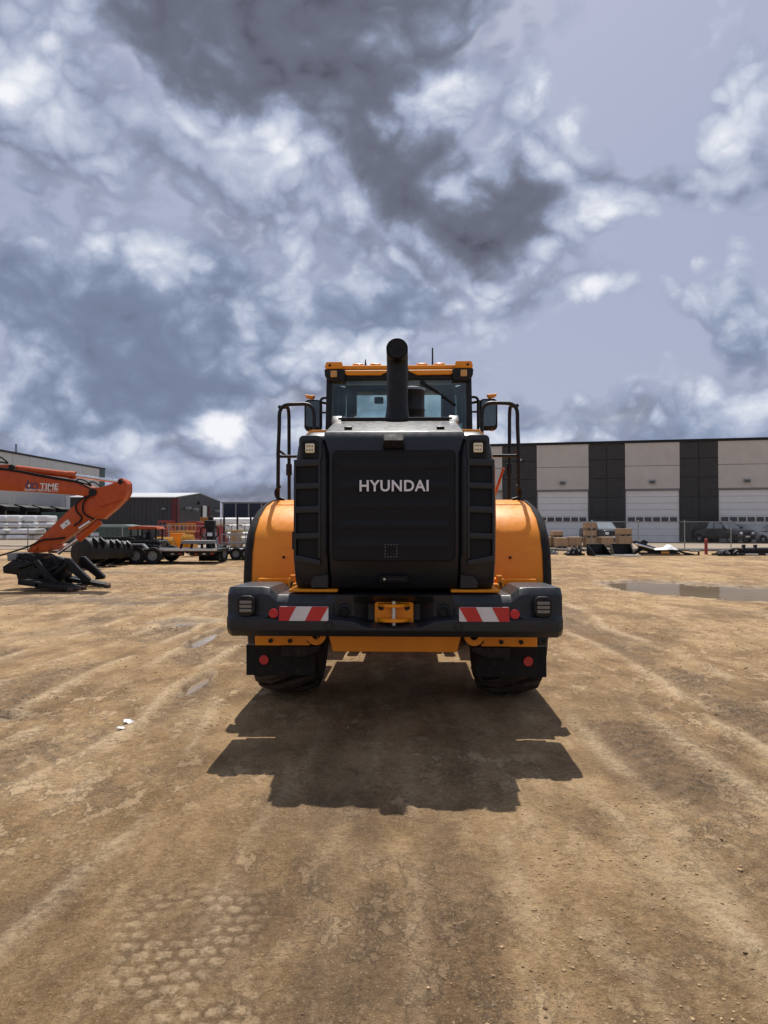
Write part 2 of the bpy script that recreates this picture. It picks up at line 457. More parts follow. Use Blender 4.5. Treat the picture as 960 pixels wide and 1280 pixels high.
def vn(x, y, seed=0):
    xi = np.floor(x).astype(np.int64); yi = np.floor(y).astype(np.int64)
    fx = x - xi; fy = y - yi; fx = fx * fx * (3 - 2 * fx); fy = fy * fy * (3 - 2 * fy)
    def h(a, b):
        n = (a * 374761393 + b * 668265263 + seed * 1442695041) & 0x7fffffff
        n = ((n ^ (n >> 13)) * 1274126177) & 0x7fffffff
        return ((n ^ (n >> 16)) & 0xffff) / 65535.0
    return (h(xi, yi) * (1 - fx) + h(xi + 1, yi) * fx) * (1 - fy) + (h(xi, yi + 1) * (1 - fx) + h(xi + 1, yi + 1) * fx) * fy


def fbm(x, y, seed, octv=4, rough=.5):
    t = 0; a = 1; s = 0
    for i in range(octv):
        t = t + a * vn(x * 2 ** i + 17.3 * i, y * 2 ** i - 9.1 * i, seed + i); s += a; a *= rough
    return t / s


def sst(v, a, b):
    t = np.clip((v - a) / (b - a), 0, 1); return t * t * (3 - 2 * t)

# ------------------------------------------------------------------ ground
PUD = [(7.4, 19.4, 1.5, 2.3), (8.8, 18.2, 2.3, 2.2), (10.8, 17.2, 2.8, 2.5), (14.0, 16.4, 3.0, 2.0), (8.6, 16.9, 1.2, .5)]
POOLS = [(-3.35, 12.7, .55, .42), (-1.95, 7.75, .10, .55), (-2.62, 10.9, .16, .9), (-3.4, 6.35, .35, .25), (-5.2, 9.3, .2, .3)]


def pool_field(x, y):
    f = np.zeros_like(x)
    wob = (fbm(x * .9, y * .9, 51, 4) - .5) * .9 + (fbm(x * 4, y * 4, 55, 4, .6) - .5) * .55
    for cx, cy, rx, ry in PUD + POOLS:
        q = np.sqrt(((x - cx) / rx) ** 2 + ((y - cy) / ry) ** 2)
        f = np.maximum(f, 1.45 - q + wob * (1.0 if rx > .8 else .8))
    return f        # above ~.6 lies under water


TRACKS = [(-2.35, .30, 1), (-3.35, .32, 1), (-1.55, .24, .6), (2.15, .30, .7), (3.4, .34, .8), (-5.0, .4, .7), (1.25, .22, .4), (-.28, .20, .35), (.62, .2, .3)]


def terrain(x, y):
    far = 1 - sst(y, 34, 46)
    bend = (fbm(y * .09, x * 0 + 3.3, 5, 2) - .5) * .9 + .02 * np.maximum(y - 9, 0)
    h = (fbm(x * .35, y * .35, 1, 3) - .5) * .05 + (fbm(x * 1.9, y * 1.5, 9, 4) - .5) * .022
    rough = sst(fbm(x * .6, y * .35, 21, 3), .42, .68)
    h += (fbm(x * 9, y * 9, 31, 4, .6) - .5) * (.008 + .030 * rough) + (fbm(x * 30, y * 30, 35, 3, .6) - .5) * (.004 + .008 * rough)
    moist = np.zeros_like(x); pale = np.zeros_like(x)
    for k, (cx, hw, am) in enumerate(TRACKS):
        u = x - cx - bend - (fbm(y * .5, y * 0 + k, 61 + k, 2) - .5) * .45
        gate = min(1, am * 1.3) * sst(fbm(y * .35 + 7 * k, y * 0 + 1.5, 71 + k, 2), .22, .50)
        rut = np.exp(-(u / hw) ** 4); edge = np.exp(-((np.abs(u) - hw * 1.15) / (.28 * hw)) ** 2)
        lug = (np.sin((y + np.abs(u) * .8) * 2 * math.pi / .17 + 3 * fbm(x * 3, y * 3, 63, 2)) > .1) * rut
        gate = gate * sst(fbm(x * 2.2, y * 1.1, 65 + k, 4, .6), .34, .56) * sst(y, 24, 12)
        h += gate * (-.024 * rut + .018 * edge + .016 * lug)
        moist += gate * rut * .85 * (.5 + .5 * lug); pale += gate * edge * .9
    # tread print of rounded pads beside the camera
    px, py = x + .74, y - 2.72
    px, py = px * .985 + py * .17 + (fbm(x * 4, y * 4, 95, 2) - .5) * .05, py * .985 - px * .17 + (fbm(x * 4, y * 4, 97, 2) - .5) * .05
    row = np.round(py / .074); cx_ = px / .086 + .5 * (row % 2)
    pd = (np.abs((cx_ - np.round(cx_)) / .42) ** 2.4 + np.abs((py / .074 - row) / .39) ** 2.4) ** (1 / 2.4) + (fbm(x * 22, y * 22, 99, 2) - .5) * .5
    win = sst(np.abs(px), .40, .16) * sst(np.abs(py), .85, .35)
    worn = .15 + .85 * sst(fbm(x * 3.6, y * 3.6, 91, 3), .30, .46)
    pad = sst(pd, 1.02, .84) * win * worn
    h += .0045 * pad - .004 * win; pale += .60 * pad; moist += .42 * win * (1 - sst(pd, 1.15, .8)) * (.4 + .6 * worn)
    # smooth damp strip running towards the loader, and crossing strips further out
    strip = sst(np.abs(x + .16 + .05 * (y - 3)), .26, .13) * sst(y, 6.5, 3.6)
    moist += .38 * strip; h -= .006 * strip
    for cy, w, am, x0, x1 in ((16.4, 1.3, 1.25, -16, -2.6), (26.5, 1.6, .9, -13, -4), (30.5, 1.0, .35, -14, 20), (21.5, .8, .35, -14, 16), (13.6, .4, .5, 5.2, 14), (11.3, .5, .5, -9, -3.6), (36, 1.5, .4, -20, 20)):
        q = np.exp(-((y - cy - (fbm(x * .3, x * 0, 81, 2) - .5) * 2) / w) ** 2) * sst(x, x0, x0 + 1.5) * sst(x, x1, x1 - 1.5)
        g2 = sst(fbm(x * .8, y * 1.6, 83, 4, .6), .36, .6)
        moist += am * q * g2; h += .02 * q * g2 * (fbm(x * 5, y * 5, 85, 3) - .3)
    pf = pool_field(x, y)
    moist += .75 * sst(pf, .05, .55); pale += 1.5 * np.exp(-((pf - .42) / .17) ** 2) * sst(fbm(x * 3.2, y * 3.2, 57, 4, .6), .40, .55)
    near_l = sst(np.abs(x), 2.1, 1.5) * sst(y, 4.4, 5) * sst(y, 14, 11)     # firm ground where the loader stands
    h = h * (1 - .65 * near_l)
    small = np.where(y < 14, .45, 1.0)
    h = h * far - .12 * sst(pf, .35, .95) * small + .015 * np.exp(-((pf - .3) / .2) ** 2)
    return h, np.clip(moist, 0, 1), np.clip(pale, 0, 1)


def ground_mat():
    m = bpy.data.materials.new('packed_dirt'); m.use_nodes = True
    g = NT(m.node_tree); p = g.n['Principled BSDF']
    co = g.new('ShaderNodeTexCoord').outputs['Object']
    mo = g.new('ShaderNodeAttribute', attribute_name='moist').outputs['Fac']
    pa = g.new('ShaderNodeAttribute', attribute_name='pale').outputs['Fac']
    st = g.scaled(co, (1.0, .50, 1.0))
    big = g.noise(co, .22, 4.0, .55)
    mid = g.noise(st, 2.6, 8.0, .68, .3)
    fine = g.noise(co, 26.0, 8.0, .72)
    grit = g.noise(co, 85.0, 6.0, .8)
    v = g.math('ADD', g.math('MULTIPLY', mid, .62), g.math('MULTIPLY', fine, .38))
    v = g.math('ADD', v, g.math('MULTIPLY', g.math('SUBTRACT', big, .5), .45))
    col = g.ramp(v, [(.30, (.120, .068, .029)), (.42, (.235, .143, .064)), (.51, (.345, .220, .106)), (.60, (.46, .310, .163)), (.74, (.60, .43, .25))])
    crust_n = g.noise(g.vec('ADD', g.scaled(co, (1, .55, 1)), (3.1, 7.7, 0)), 6.0, 12.0, .76)
    crust = g.remap(crust_n, .505, .56)
    patch = g.remap(g.noise(co, .55, 4.0, .6), .40, .62, .15, .9)
    crust = g.math('MULTIPLY', crust, patch)
    col = g.mix(g.math('MULTIPLY', crust, .75), col, (.60, .425, .25, 1))
    damp = g.remap(g.noise(g.vec('ADD', st, (9.3, 1.7, 0)), .75, 11.0, .68), .49, .60, 0, .58)
    col = g.mix(damp, col, (.150, .088, .043, 1))
    col = g.mix(g.remap(grit, .57, .64, 0, .7), col, (.66, .51, .34, 1))
    col = g.mix(g.remap(grit, .43, .36, 0, .85), col, (.070, .042, .020, 1))
    col = g.mix(g.math('MULTIPLY', pa, g.remap(fine, .35, .6, .25, .85)), col, (.64, .48, .30, 1))
    col = g.mix(g.math('MULTIPLY', mo, g.remap(mid, .3, .65, .9, .45)), col, (.105, .070, .042, 1))
    g.l.new(col, p.inputs['Base Color'])
    g.l.new(g.math('SUBTRACT', .93, g.math('MULTIPLY', mo, .32)), p.inputs['Roughness'])
    p.inputs['Specular IOR Level'].default_value = .25
    vo = g.new('ShaderNodeTexVoronoi', feature='F1'); vo.inputs['Scale'].default_value = 22.0
    g.l.new(g.vec('ADD', co, g.vec('SCALE', g.noise(co, 9.0, 4.0, .6, 0, True), .12)), vo.inputs['Vector'])
    hh = g.math('ADD', g.math('MULTIPLY', fine, 1.0), g.math('MULTIPLY', grit, .55))
    hh = g.math('ADD', hh, g.math('MULTIPLY', g.remap(vo.outputs['Distance'], 0, .5), .25))
    hh = g.math('ADD', hh, g.math('MULTIPLY', mid, 1.2))
    hh = g.math('ADD', hh, g.math('MULTIPLY', crust, .45))
    b = g.new('ShaderNodeBump'); b.inputs['Strength'].default_value = .9; b.inputs['Distance'].default_value = .032
    g.l.new(hh, b.inputs['Height']); g.l.new(b.outputs[0], p.inputs['Normal'])
    return m


def build_ground():
    ys = np.concatenate([[-3000, -400, -60, -12, -3, .3], np.geomspace(1.3, 62, 660), [80, 130, 300, 900, 3500]])
    s = np.concatenate([[-1], np.linspace(-.999, .999, 470), [1]])
    nx, ny = len(s), len(ys)
    w = np.clip(.64 * np.abs(ys) + .5, 2.0, None)
    X = s[None, :] * w[:, None]; Y = np.repeat(ys[:, None], nx, 1)
    X[:, 0] = -4000; X[:, -1] = 4000
    h, mo, pa = terrain(X, Y)
    h[:6] *= .2
    h[:, 0] = 0; h[:, -1] = 0; h[-5:] = 0
    me = bpy.data.meshes.new('ground')
    vs = np.stack([X, Y, h], -1).reshape(-1, 3)
    i = np.arange(ny - 1)[:, None] * nx + np.arange(nx - 1)[None, :]
    q = np.stack([i, i + 1, i + nx + 1, i + nx], -1).reshape(-1, 4)
    me.vertices.add(len(vs)); me.vertices.foreach_set('co', vs.astype(np.float32).ravel())
    me.loops.add(q.size); me.loops.foreach_set('vertex_index', q.astype(np.int32).ravel())
    me.polygons.add(len(q)); me.polygons.foreach_set('loop_start', np.arange(0, q.size, 4, dtype=np.int32))
    for nm, a in (('moist', mo), ('pale', pa)):
        at = me.attributes.new(nm, 'FLOAT', 'POINT'); at.data.foreach_set('value', a.astype(np.float32).ravel())
    me.update(calc_edges=True); me.validate()
    me.polygons.foreach_set('use_smooth', np.ones(len(q), dtype=bool))
    me.materials.append(ground_mat())
    return struct(put('ground', me))
build_ground()


def hz(x, y):
    return float(terrain(np.array([x], float), np.array([y], float))[0][0])


def water_mat():
    m = bpy.data.materials.new('muddy_water'); m.use_nodes = True
    g = NT(m.node_tree); p = g.n['Principled BSDF']
    co = g.new('ShaderNodeTexCoord').outputs['Object']
    g.l.new(g.ramp(g.noise(co, .6, 4.0), [(.3, (.21, .155, .10)), (.7, (.27, .205, .14))]), p.inputs['Base Color'])
    p.inputs['Roughness'].default_value = .05; p.inputs['IOR'].default_value = 1.33
    b = g.new('ShaderNodeBump'); b.inputs['Strength'].default_value = .12; b.inputs['Distance'].default_value = .02
    g.l.new(g.noise(co, 5.0, 3.0), b.inputs['Height']); g.l.new(b.outputs[0], p.inputs['Normal'])
    return m
M_WATER = water_mat()
MB().bb(3.8, 19, 13.0, 22.5, -.09, -.034).build('puddle_water', M_WATER, smooth=0)
o = bpy.data.objects['puddle_water']; o.name = 'water'; struct(o)
for (cx, cy, rx, ry) in POOLS:
    o = MB().lathe([(1, -.02), (1, -.0)], n=24).build('water', M_WATER, smooth=0, loc=(cx, cy, hz(cx, cy) + .016)); o.scale = (rx * 1.3, ry * 1.3, 1); struct(o)


def build_clods():
    rng = np.random.default_rng(5)
    n = 26000
    y = 1.9 + (rng.random(n) ** 2.2) * 22; x = (rng.random(n) * 2 - 1) * (.60 * y + .4)
    cl = fbm(x * .9, y * .6, 131, 3)
    keep = (cl > .46 + .14 * rng.random(n)); x = x[keep]; y = y[keep]
    h, mo, pa = terrain(x, y); ok = pool_field(x, y) < .3; x = x[ok]; y = y[ok]; h = h[ok]
    n = len(x); sz = .0018 + .006 * rng.random(n) ** 7 + .0011 * y * rng.random(n) ** 3
    b = bmesh.new(); bmesh.ops.create_icosphere(b, subdivisions=1, radius=1); b.verts.ensure_lookup_table()
    V = np.array([v.co[:] for v in b.verts]); T = np.array([[v.index for v in f.verts] for f in b.faces]); b.free()
    P = V[None] * (1 + .45 * (rng.random((n, 12, 1)) - .5)) * sz[:, None, None] * (np.array([1, 1, .62]) * (1 + .6 * (rng.random((n, 1, 3)) - .5)))
    a = rng.random(n) * 6.28; ca, sa = np.cos(a)[:, None], np.sin(a)[:, None]
    P = np.stack([P[..., 0] * ca - P[..., 1] * sa, P[..., 0] * sa + P[..., 1] * ca, P[..., 2]], -1)
    P += np.stack([x, y, h + sz * .25], -1)[:, None]
    me = bpy.data.meshes.new('clods')
    me.from_pydata(P.reshape(-1, 3).tolist(), [], (T[None] + (np.arange(n) * 12)[:, None, None]).reshape(-1, 3).tolist())
    me.materials.append(mat('dry_clod', (.32, .215, .115), .95, var=.5, vscale=3.0, bump=.2, bscale=90))
    o = put('dirt_clods', me); o['kind'] = 'stuff'; o['label'] = 'small dry clods and stones strewn over the dirt yard'; o['category'] = 'clods'
build_clods()

# ------------------------------------------------------------------ far yard, kerb, buildings


def yard_mat():
    m = bpy.data.materials.new('gravel_yard'); m.use_nodes = True
    g = NT(m.node_tree); p = g.n['Principled BSDF']
    co = g.new('ShaderNodeTexCoord').outputs['Object']
    v = g.math('ADD', g.math('MULTIPLY', g.noise(co, .18, 5.0, .6), .6), g.math('MULTIPLY', g.noise(co, 3.0, 6.0, .7), .4))
    g.l.new(g.ramp(v, [(.35, (.20, .150, .105)), (.6, (.30, .235, .175))]), p.inputs['Base Color'])
    p.inputs['Roughness'].default_value = .95
    return m
struct(MB().bb(-110, 120, 49.6, 300, -.3, .02).build('gravel_yard', yard_mat(), smooth=0))


# right-hand warehouse: local x runs along the front, -y faces the yard
BX, BY = gx(671, 73.1), 73.1
BE = (gx(898, 69.3), 69.3)
bang = math.atan2(BE[1] - BY, BE[0] - BX)
PER = math.hypot(BE[0] - BX, BE[1] - BY) / 2
WH = thing('warehouse', 'long warehouse with alternating pale and dark wall panels and white roller doors', 'warehouse', (BX, BY, 0), bang)
LW = PER * .597; DW = PER - LW; HB = 9.6; DH = 5.02


def warehouse():
    nb = [-1, 0, 1, 2, 3]
    x_lo = -PER - DW - 3.0; x_hi = 4 * PER
    b = MB().bb(x_lo, x_hi, .35, 40, 0, HB - .1); b.build('wall_core', M_CONC, WH, smooth=0)
    cap = MB().bb(x_lo - .1, x_hi + .1, -.10, .6, HB - .06, HB + .16); cap.build('parapet_cap', M_BLACK, WH, smooth=0)
    g1 = .018
    def panel(x0, x1, z0, z1, m, y0=0.0):
        MB().bb(x0 + g1, x1 - g1, y0, .36, z0 + g1, z1 - g1).build('wall_panel', m, WH, bevel=.012, seg=1, smooth=0)
    panel(x_lo, -PER - DW, 0, DH, M_CONC); panel(x_lo, -PER - DW, DH, 7.3, M_CONC); panel(x_lo, -PER - DW, 7.3, HB - .07, M_CONC)
    for k in nb:
        x0 = k * PER
        panel(x0, x0 + LW, DH + .06, 7.3, M_CONC); panel(x0, x0 + LW, 7.3, HB - .07, M_CONC)
        # dark pier left of the bay: two columns of five sheets
        for c in range(2):
            for r in range(5):
                zz = [0, 2.35, 4.3, 6.15, 7.95, HB - .07]
                panel(x0 - DW + c * DW / 2, x0 - DW + (c + 1) * DW / 2, zz[r], zz[r + 1], M_DARKP, .02)
        MB().bb(x0 + .02, x0 + LW - .02, -.03, .30, DH - .05, DH + .05).build('door_lintel', M_GREYP, WH, smooth=0)
        if k == -1:
            continue
        dr = MB().bb(x0 + .06, x0 + LW - .06, .24, .34, 0, DH - .06).build('roller_door', M_GREYP, WH, smooth=0)
        for r in range(8):
            z0 = r * .62; z1 = min(DH - .08, z0 + .62)
            if r == 3:
                MB().bb(x0 + .08, x0 + LW - .08, .17, .24, z0 + .01, z1 - .01).build('window_section', M_DOORW, dr, smooth=0)
                for q in range(6):
                    xa = x0 + .2 + q * (LW - .4) / 6
                    MB().bb(xa + .06, xa + (LW - .4) / 6 - .06, .150, .20, z0 + .10, z1 - .10).build('window_pane', M_PANE, dr, smooth=0)
            else:
                MB().bb(x0 + .08, x0 + LW - .08, .17, .24, z0 + .01, z1 - .01).build('door_section', M_DOORW, dr, bevel=.01, seg=1, smooth=0)
        lx, lz = x0 + LW / 2, 5.75
        lam = MB().bb(lx - .28, lx + .28, -.22, .03, lz - .14, lz + .16).build('wall_light', M_GREYP, WH, bevel=.03)
        MB().bb(lx - .2, lx + .2, -.235, -.2, lz - .10, lz + .04).build('light_lens', M_PANE, lam, smooth=0)
    # security camera on the first dark pier
    MB().box((-1.6, -.16, 8.1), (.3, .4, .18)).build('security_camera', M_WHITEP, WH, bevel=.03)
warehouse()

# white tilt-up warehouse on the left; its long wall runs away from the camera
LB = thing('tilt_up_warehouse', 'pale grey warehouse with black dock canopies behind the orange boom', 'warehouse', (-44.6, 62, 0), 0)


def left_building():
    HL = 10.0
    L = 50.0; dx = 1.6
    ang = 0.045
    LB.rotation_euler = (0, 0, -ang)
    MB().bb(-40, -.3, 0, L, 0, HL - .1).build('wall_core', M_CONCL, LB, smooth=0)
    ed = [0, 5, 10, 15, 20, 24.5, 28.3, 32.5, 37.5, 42.6, 48.2]
    for a, b in zip(ed, ed[1:]):
        MB().bb(-.32, 0, a + .03, b - .03, .02, HL).build('wall_panel', M_CONCL, LB, bevel=.02, seg=1, smooth=0)
    MB().bb(-.32, .05, 48.25, L, .02, HL + .02).build('wall_panel', M_GREEN, LB, smooth=0)
    MB().bb(-40, .12, -.05, L + .05, HL + .01, HL + .22).build('parapet_cap', M_BLACK, LB, smooth=0)
    can = MB().prism([(.02, 4.1), (1.5, 3.7), (1.5, 3.2), (1.3, 3.2), (1.3, 3.4), (.02, 3.4)], -1.5, 1.5, 'y').mesh('dock_canopy', M_BLACK, bevel=.02)
    dock = MB().bb(.0, .06, -1.4, 1.4, .9, 3.5).mesh('dock_door', M_DOORW, smooth=0)
    leg = MB().bb(.02, 1.3, -.15, .15, .9, 3.4).mesh('dock_bumper', M_BLACK, smooth=0)
    for y in (11, 17.5, 22, 26.4, 30.4, 35.0):
        put('dock_canopy', can, LB, (.0, y, 0)); put('dock_door', dock, LB, (0, y, 0)); put('dock_bumper', leg, LB, (0, y - 1.35, 0)); put('dock_bumper', leg, LB, (0, y + 1.35, 0))
    d = MB().bb(.0, .1, 37.6, 42.4, 2.6, 5.6).build('loading_door', M_DOORW, LB, smooth=0)
    MB().bb(.0, .13, 37.6, 40.4, .6, 2.6).build('open_doorway', M_DARKHOLE, LB, smooth=0)  # dark block on the wall in place of the shaded opening
    MB().tube([(-1, 27, HL), (-1, 27, HL + 1.4)], .12).build('roof_vent_pipe', M_GREYM, LB)
left_building()

GB = thing('metal_shed', 'charcoal ribbed metal shed with gable end and maroon corner trim', 'shed', (gx(221, 90), 90, 0), 0)


def gable_shed():
    # ridge runs along local x; the gable end on the right recedes
    Wd, He, Hr, Ln = 15.0, 4.95, 5.75, 13.0
    sk = .13          # skew of the gable end seen from the yard
    poly = [(0, 0), (Wd, 0), (Wd, He), (Wd / 2, Hr), (0, He)]
    a = [(-Ln, y, z) for y, z in poly]; b = [(y * sk, y, z) for y, z in poly]
    MB().loft([a, b]).build('cladding', M_CLADR, GB, smooth=0)
    for s0 in range(26):
        x = -Ln + .25 + s0 * .5
        MB().bb(x, x + .06, -.045, .002, .05, He - .05).build('cladding_rib', M_CLAD, GB, smooth=0)
    MB().loft([[(-Ln - .1, -.25, He - .02), (-Ln - .1, Wd / 2, Hr + .02), (-Ln - .1, Wd / 2, Hr + .12), (-Ln - .1, -.25, He + .10)],
               [(-.05, -.25, He - .02), (Wd / 2 * sk, Wd / 2, Hr + .02), (Wd / 2 * sk, Wd / 2, Hr + .12), (-.05, -.25, He + .10)]]).build('roof_slope', M_ROOFM, GB, smooth=0)
    MB().loft([[(-Ln - .1, Wd + .2, He - .02), (-Ln - .1, Wd / 2 + .01, Hr + .02), (-Ln - .1, Wd / 2 + .01, Hr + .12), (-Ln - .1, Wd + .2, He + .10)],
               [(Wd * sk, Wd + .2, He - .02), (Wd / 2 * sk, Wd / 2 + .01, Hr + .02), (Wd / 2 * sk, Wd / 2 + .01, Hr + .12), (Wd * sk, Wd + .2, He + .10)]]).build('roof_slope', M_ROOFM, GB, smooth=0)
    MB().bb(-.62, -.06, -.09, -.05, 0, He).build('corner_trim', M_TRIMR, GB, smooth=0)
    MB().bb(.02, .12, -.06, .9, 0, He + .05).build('corner_trim', M_TRIMR, GB, smooth=0)
    def on_end(y, z0, z1, w, name, m, dpt=.08):
        MB().bb(y * sk - .02, y * sk + dpt, y - w / 2, y + w / 2, z0, z1).build(name, m, GB, smooth=0)
    on_end(9.2, 2.0, 4.2, 2.4, 'upper_door', M_DOORW); on_end(10.8, 2.0, 4.2, .5, 'door_trim', M_TRIMR)
    for x, z in ((-1.5, 3.6),):
        MB().box((x, -.25, z), (.4, .5, .25)).build('wall_light', M_GREYP, GB, bevel=.04)
    for y, z in ((2.6, 3.7), (5.0, 3.6), (12.8, 3.55)):
        MB().box((y * sk + .35, y, z), (.7, .5, .30)).build('wall_light', M_GREYP, GB, bevel=.05)
    MB().box((6.9 * sk + .1, 6.9, 4.5), (.2, .4, .4)).build('vent', M_BLACK, GB)
gable_shed()

NB = thing('glazed_hall', 'low dark blue panelled hall with grey posts right of the metal shed', 'hall', (gx(279, 118), 118, 0), 0)
for k in range(9):
    MB().bb(k * 2.05, k * 2.05 + 1.98, 0, .2, .2, 4.95).build('wall_panel', M_NAVY, NB, smooth=0)
    MB().bb(k * 2.05 - .12, k * 2.05 + .08, -.14, .0, 0, 5.05).build('post', M_GREYP, NB, smooth=0)
MB().bb(-.2, 18.6, .2, 14, 0, 5.0).build('hall_body', M_CLAD, NB, smooth=0)
MB().bb(-.3, 18.7, -.16, 14.2, 5.06, 5.3).build('roof', M_GREYP, NB, smooth=0)


# chain-link fences
def fence(name, label, x0, y0, x1, y1, h, step, kerb=False):
    L = math.hypot(x1 - x0, y1 - y0); a = math.atan2(y1 - y0, x1 - x0)
    t = thing(name, label, 'fence', (x0, y0, 0), a, 'chain-link fences round the yard')
    pm = MB().tube([(0, 0, -.3), (0, 0, h)], .036, 8).ico((0, 0, h + .02), .045, 1).mesh('post', M_GREYM)
    n = int(L / step)
    for k in range(n + 1): put('post', pm, t, (k * step, 0, 0))
    MB().tube([(0, 0, h - .03), (L, 0, h - .03)], .024, 6).build('top_rail', M_GREYM, t)
    MB().tube([(0, .03, .08), (L, .03, .08)], .012, 5).build('bottom_wire', M_GREYM, t)
    w = MB(); p = .11; hh = h - .12; r = .0011
    k = -int(hh / p)
    while k * p < L:
        for sgn in (1, -1):
            xa, xb, za, zb = k * p, k * p + hh, .07, .07 + hh
            if xa < 0: za += -xa; xa = 0
            if xb > L: zb -= xb - L; xb = L
            if sgn < 0: za, zb = hh + .14 - za, hh + .14 - zb
            if xb - xa > .05:
                w.tube([(xa, .035 + .003 * sgn, za), (xb, .035 + .003 * sgn, zb)], r, 3, caps=False)
        k += 1
    o = w.build('wire_mesh', M_GREYM, t, smooth=0); o['kind'] = 'stuff'
    return t
fence('chain_link_fence', 'grey chain-link fence in front of the crates and the parked cars', 1.5, 49.0, 34.5, 49.0, 1.88, 3.07)
fence('chain_link_fence', 'grey chain-link fence in front of the white wrapped stacks and the shed', -34, 45.5, 1.2, 48.9, 1.62, 2.9)
kb = thing('concrete_kerb', 'low grey concrete kerb blocks along the foot of the right fence', 'kerb', (5, 46.2, 0))
km = MB().bb(0, 2.94, 0, .35, -.1, .15).mesh('kerb_block', M_KERB, bevel=.03, seg=1)
for k in range(10): put('kerb_block', km, kb, (k * 3.0, 0, 0))

# ------------------------------------------------------------------ wheel loader
LX, LY, LYAW = .07, 5.44, -2.0
LO = thing('wheel_loader', 'large orange and charcoal wheel loader seen from behind on the dirt', 'wheel loader', (LX, LY, 0), R(LYAW))


def lp(px, py, y):
    """photo position on the loader at depth y ahead of its rear face, in loader coordinates"""
    d = LY + y
    return ((px - 480) * d / F - LX - .035 * y, y, EYE + (HOR - py) * d / F)


def part(mb, name, m, bevel=0, seg=2, smooth=35, parent=None):
    return mb.build(name, m, parent or LO, bevel, seg, smooth)


def counterweight():
    def prof(x, zt, rec, lip, ins=0.0, zb=.82):
        return [(x, .70, zb + .02), (x, .05 + ins, zb), (x, .0 + ins, zb + .05), (x, .0 + ins, lip), (x, .03 + ins + rec, lip + .03), (x, .03 + ins + rec, zt - .055 - rec * .12), (x, .085 + ins - rec * .28, zt), (x, .70, zt - .012)]
    st = [prof(-1.236, 1.15, 0, .955, .10, .87), prof(-1.226, 1.18, 0, .955, .03, .835), prof(-1.19, 1.188, 0.014, .955, 0), prof(-.99, 1.188, .014, .955), prof(-.93, 1.182, .0, .955), prof(-.865, 1.128, 0, .95),
          prof(-.50, 1.126, 0, .95), prof(-.44, 1.126, .05, .95), prof(-.30, 1.126, .06, .94), prof(-.20, 1.126, .19, .895), prof(.0, 1.126, .20, .885)]
    st = [[(x * 1.013 if x < -1 else x, y, z) for x, y, z in p] for p in st]
    loops = st + [[(-x, y, z) for x, y, z in p] for p in reversed(st[:-1])]
    part(MB().loft(loops), 'counterweight', M_CHAR, .014, 2)
    for s in (-1, 1):
        # tail lamp
        c = (s * 1.093, -.002, 1.055)
        P = rrect(c[0] - .068, c[0] + .068, .975, 1.125, .05, 5)
        h = part(MB().prism(P, -.004, .05), 'tail_light', M_STEELB, .004, 1)
        for k in range(3):
            part(MB().prism(rrect(c[0] - .046, c[0] + .046, 1.005 + k * .031, 1.028 + k * .031, .007, 2), -.010, .0), 'lamp_bar', M_LENSG, .002, 1, parent=h)
        # corner panel groove ridge
        part(MB().tube([(s * 1.18, .012, .962), (s * .96, .010, .962), (s * .915, .006, .985)], .010, 6), 'corner_ridge', M_CHAR)
        # striped plate
        xc = s * .663
        pl = part(MB().prism(rrect(xc - .183, xc + .183, .942, 1.048, .01, 2), -.006, .005), 'stripe_plate', M_WHITE_R, .001, 1)
        z0, z1 = .9425, 1.0475
        for ba, bb_, ta, tb in ((-.1825, -.110, -.1825, -.055), (.011, .124, .062, .1825)):
            q = [(ba, z0), (bb_, z0), (tb, z1), (ta, z1)]
            part(MB().prism([(xc + (a if s < 0 else -a), z) for a, z in q], -.0085, -.0058), 'red_stripe', M_RED, parent=pl, smooth=0)
        part(MB().cyl((s * .886, -.004, .997), .035, .016, 'y', 20), 'round_reflector', M_RED, .003, 1)
        # round holes in the recess, a dark disc in each for their shade
        part(MB().lathe([(.052, .09), (.052, .05), (.040, .045), (.038, .09)], (s * .365, 0, 1.005), 'y', 20), 'socket_ring', M_BLACK)
        part(MB().cyl((s * .365, .07, 1.005), .036, .03, 'y', 16), 'socket_shade_disc', M_DARKHOLE)
        part(MB().lathe([(.034, .0), (.034, -.004), (.024, -.004), (.024, .004)], (s * .475, .002, .905), 'y', 16), 'lower_eye', M_BLACK)
    # tow hitch
    zt, zb, hw = 1.062, .905, .147
    pk = part(MB().prism(rrect(-hw, hw, zb - .012, 1.066, .02, 3), .165, .235), 'hitch_pocket', M_OR, .004, 1)
    fl = []
    for z, r in ((1.045, .10), (.935, .115)):
        P = [(-.125, .17)] + [(r * 1.1 * math.cos(a), .17 - r * math.sin(a)) for a in np.linspace(math.pi, 0, 12)][1:-1] + [(.125, .17)]
        part(MB().prism(P, z - .012, z + .012, 'z'), 'hitch_plate', M_OR, .004, 1, parent=pk)
    part(MB().cyl((0, .11, .985), .018, .19, 'z', 14), 'tow_pin', M_PIN, .003, 1, parent=pk)
    for s in (-1, 1): part(MB().cyl((s * .098, .163, 1.025), .022, .012, 'y', 14), 'hitch_hole_shade', M_BLACK, .002, 1, parent=pk)  # black discs stand in for the shaded holes of the hitch
counterweight()


